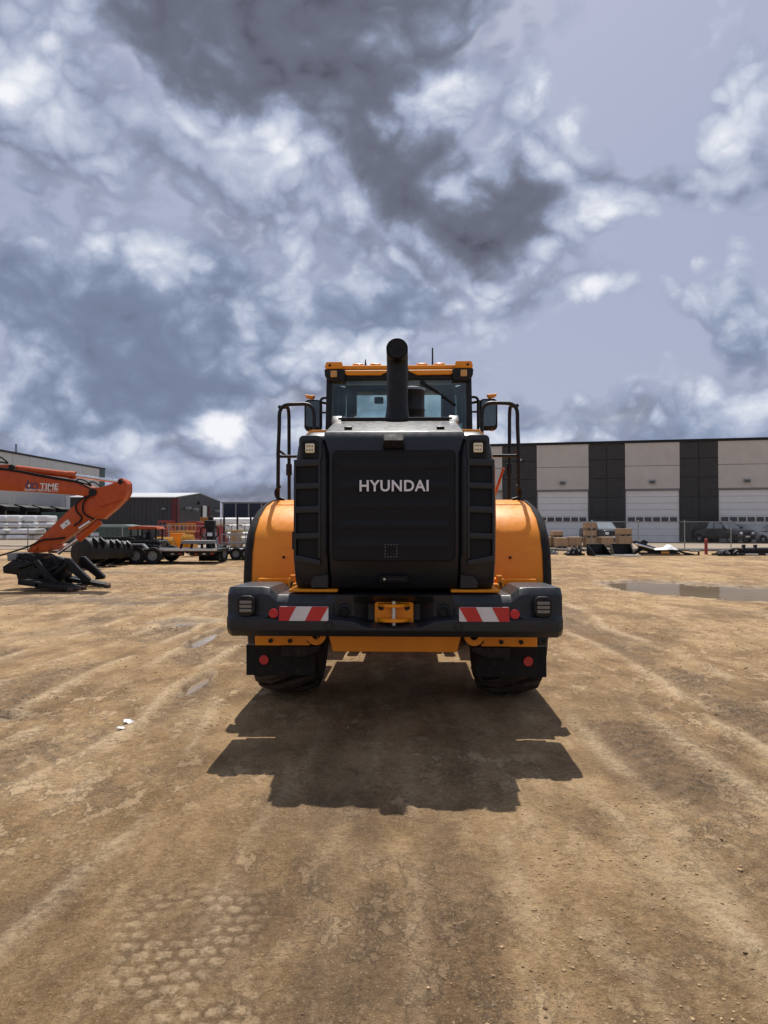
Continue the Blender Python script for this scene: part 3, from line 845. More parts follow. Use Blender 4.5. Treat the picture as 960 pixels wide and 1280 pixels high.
def underframe():
    part(MB().loft([[(-.53, .42, .80), (.53, .42, .80), (.49, .42, .645), (-.49, .42, .645)], [(-.53, 1.3, .80), (.53, 1.3, .80), (.49, 1.3, .645), (-.49, 1.3, .645)]]), 'belly_plate', M_OR, .006, 1)
    for s in (-1, 1):
        hp = part(MB().bb(s * .70, s * 1.15, .60, .64, .662, .80), 'flap_bracket', M_OR, .004, 1)
        for px in (.70, .86, 1.02): part(MB().cyl((s * px, .594, .70), .018, .014, 'y', 12), 'bracket_hole_shade', M_BLACK, parent=hp)  # three black discs imitate shaded holes through the plate
        part(MB().lathe([(.078, -.02), (.078, .02), (.034, .02), (.034, -.02), (.078, -.02)], (s * .628, .46, .770), 'y', 22), 'lifting_eye', M_OR)
        fl = part(MB().bb(s * .66, s * 1.235, .66, .672, .405, .66), 'mud_flap', M_RUB, .004, 1)
        part(MB().cyl((s * 1.085, .652, .535), .040, .012, 'y', 20), 'round_reflector', M_RED, .003, 1, parent=fl)
        part(MB().prism([(s * .62, .66), (s * .93, .66), (s * .93, .575), (s * .75, .57), (s * .62, .62)], .585, .655), 'flap_clamp', M_STEELB, .004, 1)
        part(MB().bb(s * 1.17, s * 1.245, .95, 1.2, .60, 1.06), 'fender_stay', M_BLACK, .01, 1)
        # chassis rails and axle housings
        part(MB().bb(s * .30, s * .48, .7, 3.3, .78, 1.18), 'chassis_rail', M_OR, .01, 1)
    for y in (1.97, 5.2):
        part(MB().lathe([(.10, -1.0), (.16, -.7), (.20, -.3), (.28, -.12), (.28, .12), (.20, .3), (.16, .7), (.10, 1.0)], (0, y, .80), 'x', 16), 'axle', M_STEELB)
    part(MB().bb(-.30, .30, .75, 3.2, .62, 1.15), 'engine_sump', M_STEELB, .03, 1)
    part(MB().cyl((0, 3.5, .95), .26, .9, 'z', 18), 'articulation_pin', M_STEELB)
    part(MB().prism([(3.5, .6), (6.1, .6), (6.2, 1.2), (5.6, 1.9), (4.9, 1.95), (3.7, 1.2)], -.45, .45, 'x'), 'front_frame', M_OR, .02, 1)
underframe()


def wheel_set():
    lug = MB().loft([[(-.165, -.13, 0), (-.02, -.03, 0), (.155, .02, -.06), (.155, .14, -.06), (-.03, .085, 0), (-.165, -.015, 0)], [(-.15, -.115, .045), (-.02, -.018, .042), (.135, .035, -.012), (.135, .122, -.012), (-.03, .07, .042), (-.15, -.025, .045)]]).mesh('tread_lug', M_LUG, smooth=0)
    r = .765
    tyre = MB().lathe([(.36, -.25), (.45, -.295), (.58, -.318), (.66, -.312), (.715, -.285), (.757, -.245), (r, -.15), (r, .15), (.757, .245), (.715, .285), (.66, .312), (.58, .318), (.45, .295), (.36, .25), (.36, -.25)], axis='x', n=48).mesh('tyre', M_RUB)
    rim = MB().lathe([(.0, .06), (.20, .07), (.22, .02), (.33, -.01), (.34, .20), (.375, .25), (.375, -.25), (.34, -.24), (0, -.2)], axis='x', n=32).mesh('wheel_rim', M_OR)
    hub = MB().lathe([(0, .15), (.12, .14), (.17, .06), (.17, .0), (0, 0)], axis='x', n=20).mesh('hub', M_OR)
    for s in (-1, 1):
        for y in (1.97, 5.2):
            w = put('wheel', rim, LO, (s * 1.062, y, .800), (0, 0, 0 if s > 0 else math.pi))
            put('tyre', tyre, w); put('hub', hub, w)
            n = 20
            for k in range(n):
                for side in (-1, 1):
                    a = 2 * math.pi * (k + (.5 if side > 0 else 0)) / n + .05
                    M = Matrix.Rotation(-a, 4, 'X') @ Matrix.Translation((side * .145, 0, r - .006)) @ (Matrix.Rotation(math.pi, 4, 'Z') if side < 0 else Matrix())
                    o = put('tread_lug', lug, w); o.matrix_local = M
wheel_set()


def fenders():
    # side profile of the arch (y, z) and the outer half width along it
    A = [(1.15, 1.06), (1.15, 1.20), (1.17, 1.40), (1.245, 1.575), (1.38, 1.715), (1.59, 1.825), (1.85, 1.89), (2.12, 1.905), (2.5, 1.90), (2.75, 1.85)]
    W = [1.36, 1.36, 1.356, 1.35, 1.338, 1.318, 1.29, 1.265, 1.26, 1.26]
    n = len(A)
    for s in (-1, 1):
        out = []; inn = []
        lo = []
        for i, ((y, z), w) in enumerate(zip(A, W)):
            t = Vector((A[min(i + 1, n - 1)][0] - A[max(i - 1, 0)][0], A[min(i + 1, n - 1)][1] - A[max(i - 1, 0)][1])).normalized()
            ny, nz = -t.y, t.x           # outward normal of the arch
            def q(x, d): return (s * x, y + ny * d, z + nz * d)
            lo.append([q(.70, 0), q(w - .085, 0), q(w - .06, -.004), q(w - .04, -.03), q(w - .05, -.05), q(.70, -.03)])
        f = part(MB().loft(lo), 'fender', M_OR, 0, 1, 40)
        lo = []
        for i, ((y, z), w) in enumerate(zip(A, W)):
            t = Vector((A[min(i + 1, n - 1)][0] - A[max(i - 1, 0)][0], A[min(i + 1, n - 1)][1] - A[max(i - 1, 0)][1])).normalized()
            ny, nz = -t.y, t.x
            def q(x, d): return (s * x, y + ny * d, z + nz * d)
            lo.append([q(w - .062, .006), q(w - .02, -.004), q(w + .02, -.045), q(w + .02, -.09), q(w - .045, -.06)])
        part(MB().loft(lo), 'fender_flare', M_RUB, 0, 1, 50)
        p = lp(347 if s < 0 else 640, 697 if s < 0 else 673, 1.22)
        part(MB().cyl((s * 1.01, 1.158, 1.36), .012, .02, 'y', 10), 'fender_bolt', M_BLACK)
        part(MB().bb(s * .69, s * .71, 1.42, 2.7, 1.1, 1.89), 'fender_inner_panel', M_OR, .004, 1)
        # platform behind the counterweight corner, with brackets
        st = part(MB().bb(s * .90, s * 1.21, 1.0, 1.148, 1.13, 1.182), 'rear_step', M_OR, .006, 1)
        part(MB().bb(s * .80, s * .91, .80, .95, 1.12, 1.20), 'step_bracket', M_OR, .008, 1, parent=st)
        part(MB().bb(s * .84, s * .89, .76, .80, 1.16, 1.23), 'step_bracket', M_OR, .008, 1, parent=st)
        part(MB().bb(s * .74, s * .86, .70, .78, 1.12, 1.165), 'step_bracket', M_OR, .008, 1, parent=st)
        part(MB().cyl((s * .86, .74, 1.155), .018, .05, 'y', 10), 'step_bolt', M_BLACK, parent=st)
        part(MB().cyl((s * 1.27, 1.10, 1.13), .045, .025, 'z', 12).cyl((s * 1.27, 1.10, 1.09), .02, .1, 'z', 8), 'flare_stud', M_BLACK)
        # frame plate under the hood cap
        part(MB().bb(s * .43, s * .80, .16, .60, 1.138, 1.160), 'frame_plate', M_OR, .005, 1)
        # hook
        part(MB().tube(fillet([(s * 1.13, 1.9, 1.90), (s * 1.21, 1.9, 1.92), (s * 1.225, 1.9, 1.98), (s * 1.19, 1.9, 2.03), (s * 1.17, 1.9, 2.03)], .03), .015, 8), 'cable_hook', M_BLACK)
fenders()


def hood():
    # rear centre cap, a profile in (y, z) swept across the machine
    Pc = [(.34, 1.135), (.24, 1.165), (.13, 1.375), (.10, 1.46), (.09, 1.80), (.095, 2.18), (.125, 2.30), (.175, 2.362), (.58, 2.495), (.66, 2.515), (1.0, 2.53), (1.0, 1.135)]
    def w(z): return .497 if z < 2.30 else .54 - max(0, (z - 2.362)) * .25
    xs = [-1, -.97, 0, .97, 1]
    loops = []
    for t in xs:
        ins = .035 if abs(t) == 1 else 0
        loops.append([(t * w(z), y + (ins if y < .9 else 0), z - (ins * .6 if z > 2.3 else 0)) for y, z in Pc])
    cap = part(MB().loft(loops), 'rear_hood_cap', M_CHAR, .012, 2)
    # dark slot and rail along the top edge
    part(MB().bb(-.47, .47, .60, .69, 2.50, 2.532), 'top_slot_bar', M_BLACK, .01, 2)
    part(MB().prism([(.56, 2.485), (.64, 2.55), (.74, 2.555), (.74, 2.49)], -.52, -.44, 'x'), 'top_rail_end', M_GLOSS, .01)
    part(MB().prism([(.56, 2.485), (.64, 2.55), (.74, 2.555), (.74, 2.49)], .44, .52, 'x'), 'top_rail_end', M_GLOSS, .01)
    for s in (-1, 1):
        part(MB().box((s * .357, .27, 2.405), (.06, .06, .022), 0, (R(18), 0, 0)), 'hood_latch', M_BLACK, .006)
    # grille door: gap, panel with broad horizontal bands
    z0, z1, hw = 1.372, 2.208, .462
    part(MB().prism(rrect(-hw, hw, z0, z1, .045, 5), .070, .12), 'grille_gap', M_DARKHOLE, 0, 1)
    P = rrect(-hw + .012, hw - .012, z0 + .012, z1 - .012, .036, 5)
    gr = part(MB().prism(P, .062, .11), 'grille_door', M_MESH, .004, 1)
    for k in range(5):
        zc = z0 + .13 + k * .148
        part(MB().prism([(.0625, zc - .036), (.0575, zc - .020), (.0575, zc + .020), (.0625, zc + .036)], -hw + .05, hw - .05, 'x'), 'grille_band', M_MESH, 0, 1, parent=gr)
    rng = random.Random(3)
    ring = MB()
    for i in range(5):
        for j in range(5):
            if i in (0, 4) or j in (0, 4): ring.box((-.02 + (i - 2) * .022, .058, z0 + .085 + (j - 2) * .022), (.006, .006, .006))
    part(ring, 'plug_dots', M_GREYP, 0, 1, parent=gr, smooth=0)
    # lettering
    me = text_mesh('HYUNDAI', .085, .009, .0018, M_SILV, 'brand_lettering', .513, 1.08)
    put('brand_lettering', me, LO, (.003, .049, 1.940))
    # camera pod
    pod = part(MB().loft([[(-.082, .10, 2.215), (.082, .10, 2.215), (.075, .10, 2.34), (-.075, .10, 2.34)], [(-.082, .06, 2.225), (.082, .06, 2.225), (.075, .04, 2.29), (-.075, .04, 2.29)], [(-.074, .05, 2.235), (.074, .05, 2.235), (.066, .005, 2.275), (-.066, .005, 2.275)]]), 'camera_pod', M_POD, .01, 2)
    part(MB().cyl((0, .03, 2.25), .012, .03, 'y', 10), 'camera_lens', M_DARKHOLE, parent=pod)
    # lower latch
    lt = part(MB().prism(rrect(-.11, .11, 1.215, 1.265, .015, 3), .155, .24), 'latch_recess', M_DARKHOLE, .004, 1)
    part(MB().prism(rrect(-.09, .09, 1.228, 1.25, .008, 2), .145, .17), 'latch_handle', M_BLACK, .003, 1, parent=lt)
    part(MB().cyl((-.072, .142, 1.24), .009, .012, 'y', 12), 'key_lock', M_PIN, parent=lt)
    # side columns with vents and work lights
    for s in (-1, 1):
        lev = [(1.150, .26, .752), (1.20, .20, .762), (1.36, .135, .768), (1.50, .12, .770), (1.85, .115, .766), (2.10, .125, .755), (2.25, .145, .738), (2.33, .185, .705), (2.365, .25, .665), (2.385, .40, .64), (2.39, .99, .64)]
        loops = []
        for z, y, xo in lev:
            loops.append([(s * .503, y + .012, z), (s * .54, y, z), (s * (xo - .05), y, z), (s * (xo - .012), y + .02, z), (s * xo, y + .07, z), (s * xo, 1.0, z), (s * .503, 1.0, z)])
        part(MB().loft(loops), 'corner_column', M_CHAR, .006, 1, 40)
        # work light in its hooded box
        c = (s * .629, 2.225)
        bz = part(MB().prism(rrect(c[0] - .088, c[0] + .088, c[1] - .10, c[1] + .10, .035, 4), .10, .22), 'lamp_surround', M_CHAR, .012, 2)
        part(MB().prism(rrect(c[0] - .062, c[0] + .062, c[1] - .078, c[1] + .062, .02, 3), .088, .16), 'lamp_box', M_DARKHOLE, .004, 1)
        wl = part(MB().prism(rrect(c[0] - .034, c[0] + .034, c[1] - .035, c[1] + .035, .008, 3), .072, .10), 'work_light', M_LENS, .004, 1)
        for i in range(3):
            for j in range(2):
                part(MB().cyl((c[0] + (i - 1) * .019, .070, c[1] + (j - .5) * .03), .0062, .006, 'y', 8), 'light_diode', M_GREYP, parent=wl, smooth=0)
        # four vents
        vz = [(2.095, 1.965), (1.925, 1.79), (1.745, 1.59), (1.55, 1.385)]
        for k, (za, zb) in enumerate(vz):
            xo, xi = .735 - .004 * k, .565
            sl = .035 if k == 3 else 0
            part(MB().prism([(s * xi, zb), (s * xo, zb + sl), (s * xo, za), (s * xi, za)], .1045, .16), 'vent_grille', M_MESH, 0, 1, smooth=0)
        for k, (za, zb) in enumerate([(2.14, 2.098), (1.962, 1.928), (1.787, 1.748), (1.587, 1.553)]):
            e = .752 if k in (0, 2) else .738
            part(MB().loft([[(s * .55, .076, zb - .006), (s * e, .082, zb - .012), (s * e, .082, za), (s * .55, .076, za + .006)], [(s * .55, .14, zb), (s * e, .19, zb - .006), (s * e, .19, za - .006), (s * .55, .14, za)]]), 'vent_bar', M_CHAR, .008, 2)
        for xa, xb in ((.548, .568), (.732, .752)):
            part(MB().bb(s * xa, s * xb, .080, .16, 1.40, 2.10), 'vent_side_bar', M_CHAR, .006, 2)
        part(MB().prism([(s * .55, 1.345), (s * .75, 1.378), (s * .745, 1.425), (s * .55, 1.385)], .078, .16), 'vent_bar', M_CHAR, .008, 2)
        part(MB().prism([(s * .50, 1.17), (s * .63, 1.17), (s * .635, 1.215), (s * .61, 1.265), (s * .50, 1.275)], .165, .26), 'reflection_patch', M_CHAR, .006, 1)  # added panel, shaped like a reflected patch low on the hood
        if s < 0:
            part(MB().bb(-.765, -.735, .085, .14, 1.465, 1.60), 'hinge', M_BLACK, .004, 1)
        # orange engine cover ahead of the charcoal cap
        part(MB().loft([[(s * .2, y, 1.2), (s * .775, y, 1.2), (s * .792, y, 1.6), (s * .785, y, 2.1), (s * .735, y, 2.32), (s * .66, y, 2.395), (s * .2, y, 2.40)] for y in (.33 if s < 0 else .33, 2.5)]), 'engine_cover', M_OR, .01, 2)
    part(MB().prism([(.99, 2.35), (.99, 2.535), (2.5, 2.545), (2.5, 2.35)], -.55, .55, 'x'), 'hood_top', M_GLOSS, .03, 3)
    # exhaust stack: flared foot, pipe and rear-facing elbow
    fy = 1.12
    st = part(MB().lathe([(.125, 2.53), (.118, 2.56), (.100, 2.66), (.094, 2.72), (.094, 2.94)], (.01, fy, 0), 'z', 28), 'exhaust_stack', M_BLACK, 0, 1, 50)
    path = [(.01, fy, 2.90), (.01, fy, 3.03)] + [(.01, fy - .11 + .11 * math.cos(a), 3.06 + .11 * math.sin(a)) for a in np.linspace(.1, R(78), 9)] + [(.01, fy - .17, 3.18)]
    part(MB().tube(path, .0945, 28, caps=False), 'exhaust_elbow', M_BLACK, 0, 1, 60, parent=st)
    pin = [Vector(p) for p in path]
    part(MB().tube([path[-1], path[-4], path[2], path[1]], .088, 24), 'exhaust_bore', M_DARKHOLE, 0, 1, 60, parent=st)
    ac = part(MB().lathe([(0, 2.54), (.10, 2.54), (.125, 2.56), (.112, 2.60), (.112, 2.70), (.116, 2.705), (.116, 2.72), (.112, 2.725), (.112, 2.87), (.118, 2.88), (.118, 2.895)], (.145, 1.42, 0), 'z', 26), 'air_intake', M_BLACK, 0, 1, 40)
    part(MB().lathe([(.122, 2.893), (.115, 2.915), (.06, 2.93), (0, 2.933)], (.145, 1.42, 0), 'z', 26), 'intake_cap', M_GREYP, 0, 1, 50, parent=ac)
hood()


def cab():
    yr, yf = 2.58, 4.35
    xw = .80; zf, zg, zt = 1.9, 2.2, 3.24
    xr = .02           # slight offset seen in the photograph
    base = part(MB().bb(-.78, .78, yr, yf, 1.55, zg), 'cab_body', M_OR, .02, 2)
    floor = part(MB().bb(-.74, .74, yr + .05, yf - .05, zg, zg + .03), 'cab_floor', M_BLACK, parent=base)
    def zc(y): return zt + (y - yr) * .115
    def col(x0, y0, x1, y1, w, d, name='cab_pillar'):
        z = zc(y1)
        part(MB().loft([[(x0 - w, y0 - d, zg), (x0 + w, y0 - d, zg), (x0 + w, y0 + d, zg), (x0 - w, y0 + d, zg)], [(x1 - w, y1 - d, z), (x1 + w, y1 - d, z), (x1 + w, y1 + d, z), (x1 - w, y1 + d, z)]]), name, M_BLACK, .01, 2)
    for s in (-1, 1):
        col(s * .775, yr + .05, s * .755, yr + .05, .035, .05)
        col(s * .79, 3.45, s * .77, 3.45, .03, .05)
        col(s * .66, yf - .05, s * .64, yf - .10, .035, .035)
        for ya, yb, xa, xb in ((yr + .10, 3.40, .785, .79), (3.50, yf - .08, .79, .68)):
            part(MB().loft([[(s * xa, ya, zg + .02), (s * xb, yb, zg + .02), (s * (xb - .008), yb, zg + .02), (s * (xa - .008), ya, zg + .02)], [(s * (xa - .02), ya, zc(ya)), (s * (xb - .02), yb, zc(yb)), (s * (xb - .028), yb, zc(yb)), (s * (xa - .028), ya, zc(ya))]]), 'side_window', M_GLASSD, smooth=0)
    part(MB().bb(-.735, .735, yr - .004, yr + .006, zg + .02, zt - .02), 'rear_window', M_GLASS, smooth=0)
    part(MB().loft([[(-.65, yf - .03, zg), (.65, yf - .03, zg), (.65, yf - .024, zg), (-.65, yf - .024, zg)], [(-.63, yf - .10, zc(yf)), (.63, yf - .10, zc(yf)), (.63, yf - .094, zc(yf)), (-.63, yf - .094, zc(yf))]]), 'windscreen', M_GLASS, smooth=0)
    # roof: black header, orange slabs and bumps
    part(MB().bb(-.755, .755, yr - .03, yr + .06, zt - .02, 3.335), 'roof_header', M_BLACK, .015, 2)
    part(MB().prism([(yr + .06, 3.31), (yf + .05, 3.50), (yf + .05, 3.53), (yr + .06, 3.336)], -.755, .755, 'x'), 'headliner', M_BLACK, .01, 2)
    part(MB().prism([(yr - .02, 3.338), (yf + .12, 3.545), (yf + .12, 3.59), (yr - .02, 3.385)], -.78, .78, 'x'), 'roof_panel', M_OR, .02, 2)
    for s in (-1, 1):
        part(MB().prism([(s * .60, 3.338), (s * .79, 3.335), (s * .802, 3.36), (s * .785, 3.415), (s * .615, 3.415)], yr - .07, yr + .5), 'roof_corner', M_OR, .012, 2)
        bx = part(MB().prism([(s * .58, 3.20), (s * .735, 3.20), (s * .80, 3.26), (s * .805, 3.334), (s * .58, 3.334)], yr - .075, yr + .2), 'lamp_housing', M_BLACK, .012, 2)
        wl = part(MB().prism(rrect(s * .70 - .034, s * .70 + .034, 3.245, 3.315, .008, 3), yr - .09, yr - .07), 'work_light', M_LENSA, .004, 1)
        for i in range(2):
            for j in range(2): part(MB().cyl((s * .70 + (i - .5) * .03, yr - .092, 3.28 + (j - .5) * .03), .007, .006, 'y', 8), 'light_diode', M_YEL, parent=wl, smooth=0)
        q = [(s * .585, 3.325), (s * .585, 3.29), (s * .565, 3.272), (s * .20, 3.268), (s * .12, 3.305), (s * .10, 3.325)]
        part(MB().prism(q, yr - .055, yr - .03), 'roof_trim', M_OR, .005, 1)
        for xa in (.26, .45):
            part(MB().prism([(s * (xa - .085), 3.38), (s * (xa - .055), 3.415), (s * (xa + .045), 3.415), (s * (xa + .07), 3.38)], yr + .02, yr + .30), 'roof_rib', M_OR, .006, 1)
        part(MB().cyl((s * .745, yr - .072, 3.375), .014, .01, 'y', 10), 'roof_bolt', M_BLACK)
        # ladder-like grab rail at the cab side
        X = lp(404 if s < 0 else 597, 500, 2.7)[0]; X = s * .875
        part(MB().tube(fillet([(s * .77, 2.75, 3.065), (X, 2.75, 3.065), (X, 2.75, 2.30)], .06), .015, 8), 'grab_rail', M_BLACK)
        for z in (2.90, 2.61): part(MB().tube([(s * .77, 2.75, z), (X, 2.75, z)], .012, 6), 'grab_rung', M_BLACK)
        # mirror on its arm
        mx, my, mz = s * (1.03 if s < 0 else 1.05), 3.3, 2.955
        part(MB().tube([(s * .78, 3.4, 3.09), (s * .95, my, 3.11)], .016, 8), 'mirror_arm', M_BLACK)
        mi = part(MB().loft([[(mx + dx * k, my + dy, mz + dz * k2) for dx, dz in [(p[0], p[1]) for p in rrect(-.105, .105, -.19, .185, .05, 4)]] for dy, k, k2 in ((0, 1, 1), (.05, 1, 1), (.11, .7, .8))]), 'mirror', M_BLACK, .006, 1, 45)
        part(MB().prism([(mx + p[0], mz + p[1]) for p in rrect(-.085, .085, -.14, .165, .035, 4)], my - .006, my + .004), 'mirror_glass', M_MIRROR, 0, 1, parent=mi)
        part(MB().loft([[(mx + s * .01, my - .01, mz + .19), (mx + s * .09, my - .01, mz + .215), (mx + s * .10, my - .01, mz + .245), (mx - s * .02, my - .01, mz + .235)], [(mx + s * .01, my + .09, mz + .19), (mx + s * .09, my + .09, mz + .215), (mx + s * .10, my + .09, mz + .245), (mx - s * .02, my + .09, mz + .235)]]), 'mirror_beacon', M_OR, .006, 1, parent=mi)
        part(MB().ico((mx + s * .04, my + .02, mz - .175), .035, 2, (1, .6, .7)), 'mirror_indicator', M_OR, parent=mi)
    # seat, headliner gear and console inside
    se = part(MB().bb(-.26, .26, 3.1, 3.6, zg + .2, zg + .42), 'seat', M_BLACK, .05, 2)
    part(MB().loft([[(-.25, 3.10, zg + .4), (.25, 3.10, zg + .4), (.25, 3.22, zg + .4), (-.25, 3.22, zg + .4)], [(-.20, 3.0, zg + .66), (.20, 3.0, zg + .66), (.20, 3.1, zg + .66), (-.20, 3.1, zg + .66)]]), 'seat_back', M_BLACK, .03, 2, parent=se)
    part(MB().bb(.30, .60, 3.3, 4.0, zg + .1, zg + .55), 'console', M_BLACK, .04, 2)
    part(MB().tube([(-.05, 4.1, zg), (-.05, 3.85, zg + .45)], .04, 8), 'steering_column', M_BLACK)
    part(MB().bb(-.66, -.56, 3.9, 4.1, 3.05, 3.36), 'monitor', M_BLACK, .03, 2)
    part(MB().bb(-.34, -.22, 4.1, 4.15, 3.22, 3.31), 'interior_mirror', M_BLACK, .02, 2)
    part(MB().bb(.52, .64, 3.9, 4.1, 2.95, 3.36), 'radio_box', M_BLACK, .03, 2)
    part(MB().bb(-.7, .7, yf - .5, yf - .2, 3.33, 3.42), 'sun_visor', M_BLACK, .03, 2)
    # rear wiper, antennas
    part(MB().tube([(.26, yr - .03, 3.19), (.40, yr - .035, 3.10), (.62, yr - .03, 2.94)], [.014, .013, .009], 6), 'rear_wiper', M_BLACK)
    part(MB().cyl((.26, yr - .02, 3.19), .03, .04, 'y', 10), 'wiper_hub', M_BLACK)
    a = lp(453, 453, yr + .1)
    part(MB().lathe([(.028, 3.38), (.026, 3.40), (.010, 3.435), (.006, 3.475), (.003, 3.49)], (a[0] + .03, yr + .15, 0), 'z', 10), 'shark_aerial', M_BLACK)
    a = lp(541, 453, yr + .1)
    part(MB().lathe([(.018, 3.38), (.018, 3.415), (.010, 3.425), (.008, 3.60), (.007, 3.61)], (a[0], yr + .15, 0), 'z', 10), 'rod_aerial', M_BLACK)
M_MIRROR = mat('mirror_face', (.11, .125, .125), .05, metal=1.0, var=.05)
cab()


def handrails():
    for s in (-1, 1):
        xo, y0 = s * 1.20, 1.92
        zt = 2.855
        pts = [(xo, y0, 1.90), (xo - s * .002, y0, 2.30), (xo - s * .022 * 0, y0, 2.36), (xo - s * .012, y0, 2.62), (xo - s * .012, y0, zt), (s * .84, y0, zt + .01), (s * .83, y0 - .02, 2.38)]
        part(MB().tube(fillet(pts, .11, 6), .019, 10), 'handrail', M_BLACK)
        y1 = 2.55
        part(MB().tube(fillet([(s * 1.19, y1, 1.90), (s * 1.195, y1, 2.93), (xo - s * .012, y0 + .02, zt - .02)], .14, 6), .019, 10), 'handrail', M_BLACK)
        part(MB().tube([(xo, y0, 2.335), (s * .78, y0, 2.335)], .015, 8), 'mid_rail', M_BLACK)
        part(MB().tube([(xo, y0, 2.40), (s * 1.19, y1, 2.375)], .013, 8), 'mid_rail', M_BLACK)
        part(MB().cyl((s * 1.193, y1, 2.25), .034, .13, 'z', 10), 'rail_clamp', M_BLACK, .01, 1)
        part(MB().tube([(s * 1.13, y1, 2.26), (s * 1.02, y1 + .1, 1.90)], .014, 8), 'rail_strut', M_OREX)
        part(MB().bb(s * .80, s * 1.24, 2.0, 4.2, 1.80, 1.86), 'walkway', M_BLACK, .01, 1)
        # steps at the side
        for k in range(3): part(MB().bb(s * .98, s * 1.25, 3.0, 3.5, .55 + .4 * k, .59 + .4 * k), 'side_step', M_BLACK, .01, 1)
handrails()


def front_end():
    for s in (-1, 1):
        part(MB().prism([(5.0, 1.75), (5.3, 1.95), (6.4, 1.35), (7.3, .62), (7.15, .40), (6.2, .95)], s * .40, s * .52, 'x'), 'lift_arm', M_OR, .01, 1)
        part(MB().tube([(s * .62, 4.4, .95), (s * .55, 6.2, .95)], .07, 10), 'lift_cylinder', M_STEELB)
        part(MB().loft([[(s * .72, 4.25, 1.0), (s * 1.3, 4.25, 1.0), (s * 1.3, 4.25, 1.06), (s * .72, 4.25, 1.06)], [(s * .72, 4.45, 1.58), (s * 1.3, 4.45, 1.58), (s * 1.3, 4.5, 1.62), (s * .72, 4.5, 1.62)], [(s * .72, 5.0, 1.76), (s * 1.3, 5.0, 1.76), (s * 1.3, 5.0, 1.82), (s * .72, 5.0, 1.82)], [(s * .72, 5.6, 1.70), (s * 1.3, 5.6, 1.70), (s * 1.3, 5.6, 1.76), (s * .72, 5.6, 1.76)]]), 'front_fender', M_OR, .005, 1)
    pr = [(7.15, 1.35), (7.10, 1.30), (6.95, .9), (7.0, .4), (7.25, .14), (7.6, .10), (8.35, .06), (8.35, .10), (7.6, .15), (7.3, .22), (7.08, .45), (7.05, .9), (7.2, 1.28)]
    b = part(MB().prism(pr, -1.35, 1.35, 'x'), 'bucket', M_OR, .006, 1)
    for s in (-1, 1):
        part(MB().prism([(7.15, 1.33), (6.98, .9), (7.02, .42), (7.27, .16), (8.3, .09), (7.9, .75)], s * 1.35, s * 1.38, 'x'), 'bucket_side', M_OR, .004, 1, parent=b)
    for k in range(8): part(MB().bb(-1.25 + k * .357 - .05, -1.25 + k * .357 + .05, 8.25, 8.5, .05, .11), 'bucket_tooth', M_STEELB, .01, 1, parent=b)
front_end()

# ------------------------------------------------------------------ excavator (boom and arm in view, the rest stands left of the picture)
ED = 19.3
EXO = (gx(-215, ED), ED, 0)
EX = thing('excavator', 'orange excavator with its boom lowered and a black attachment resting on the dirt', 'excavator', EXO)


def ep(px, py, y=0.0):
    return (gx(px, ED) - EXO[0], y, gz(py, ED))


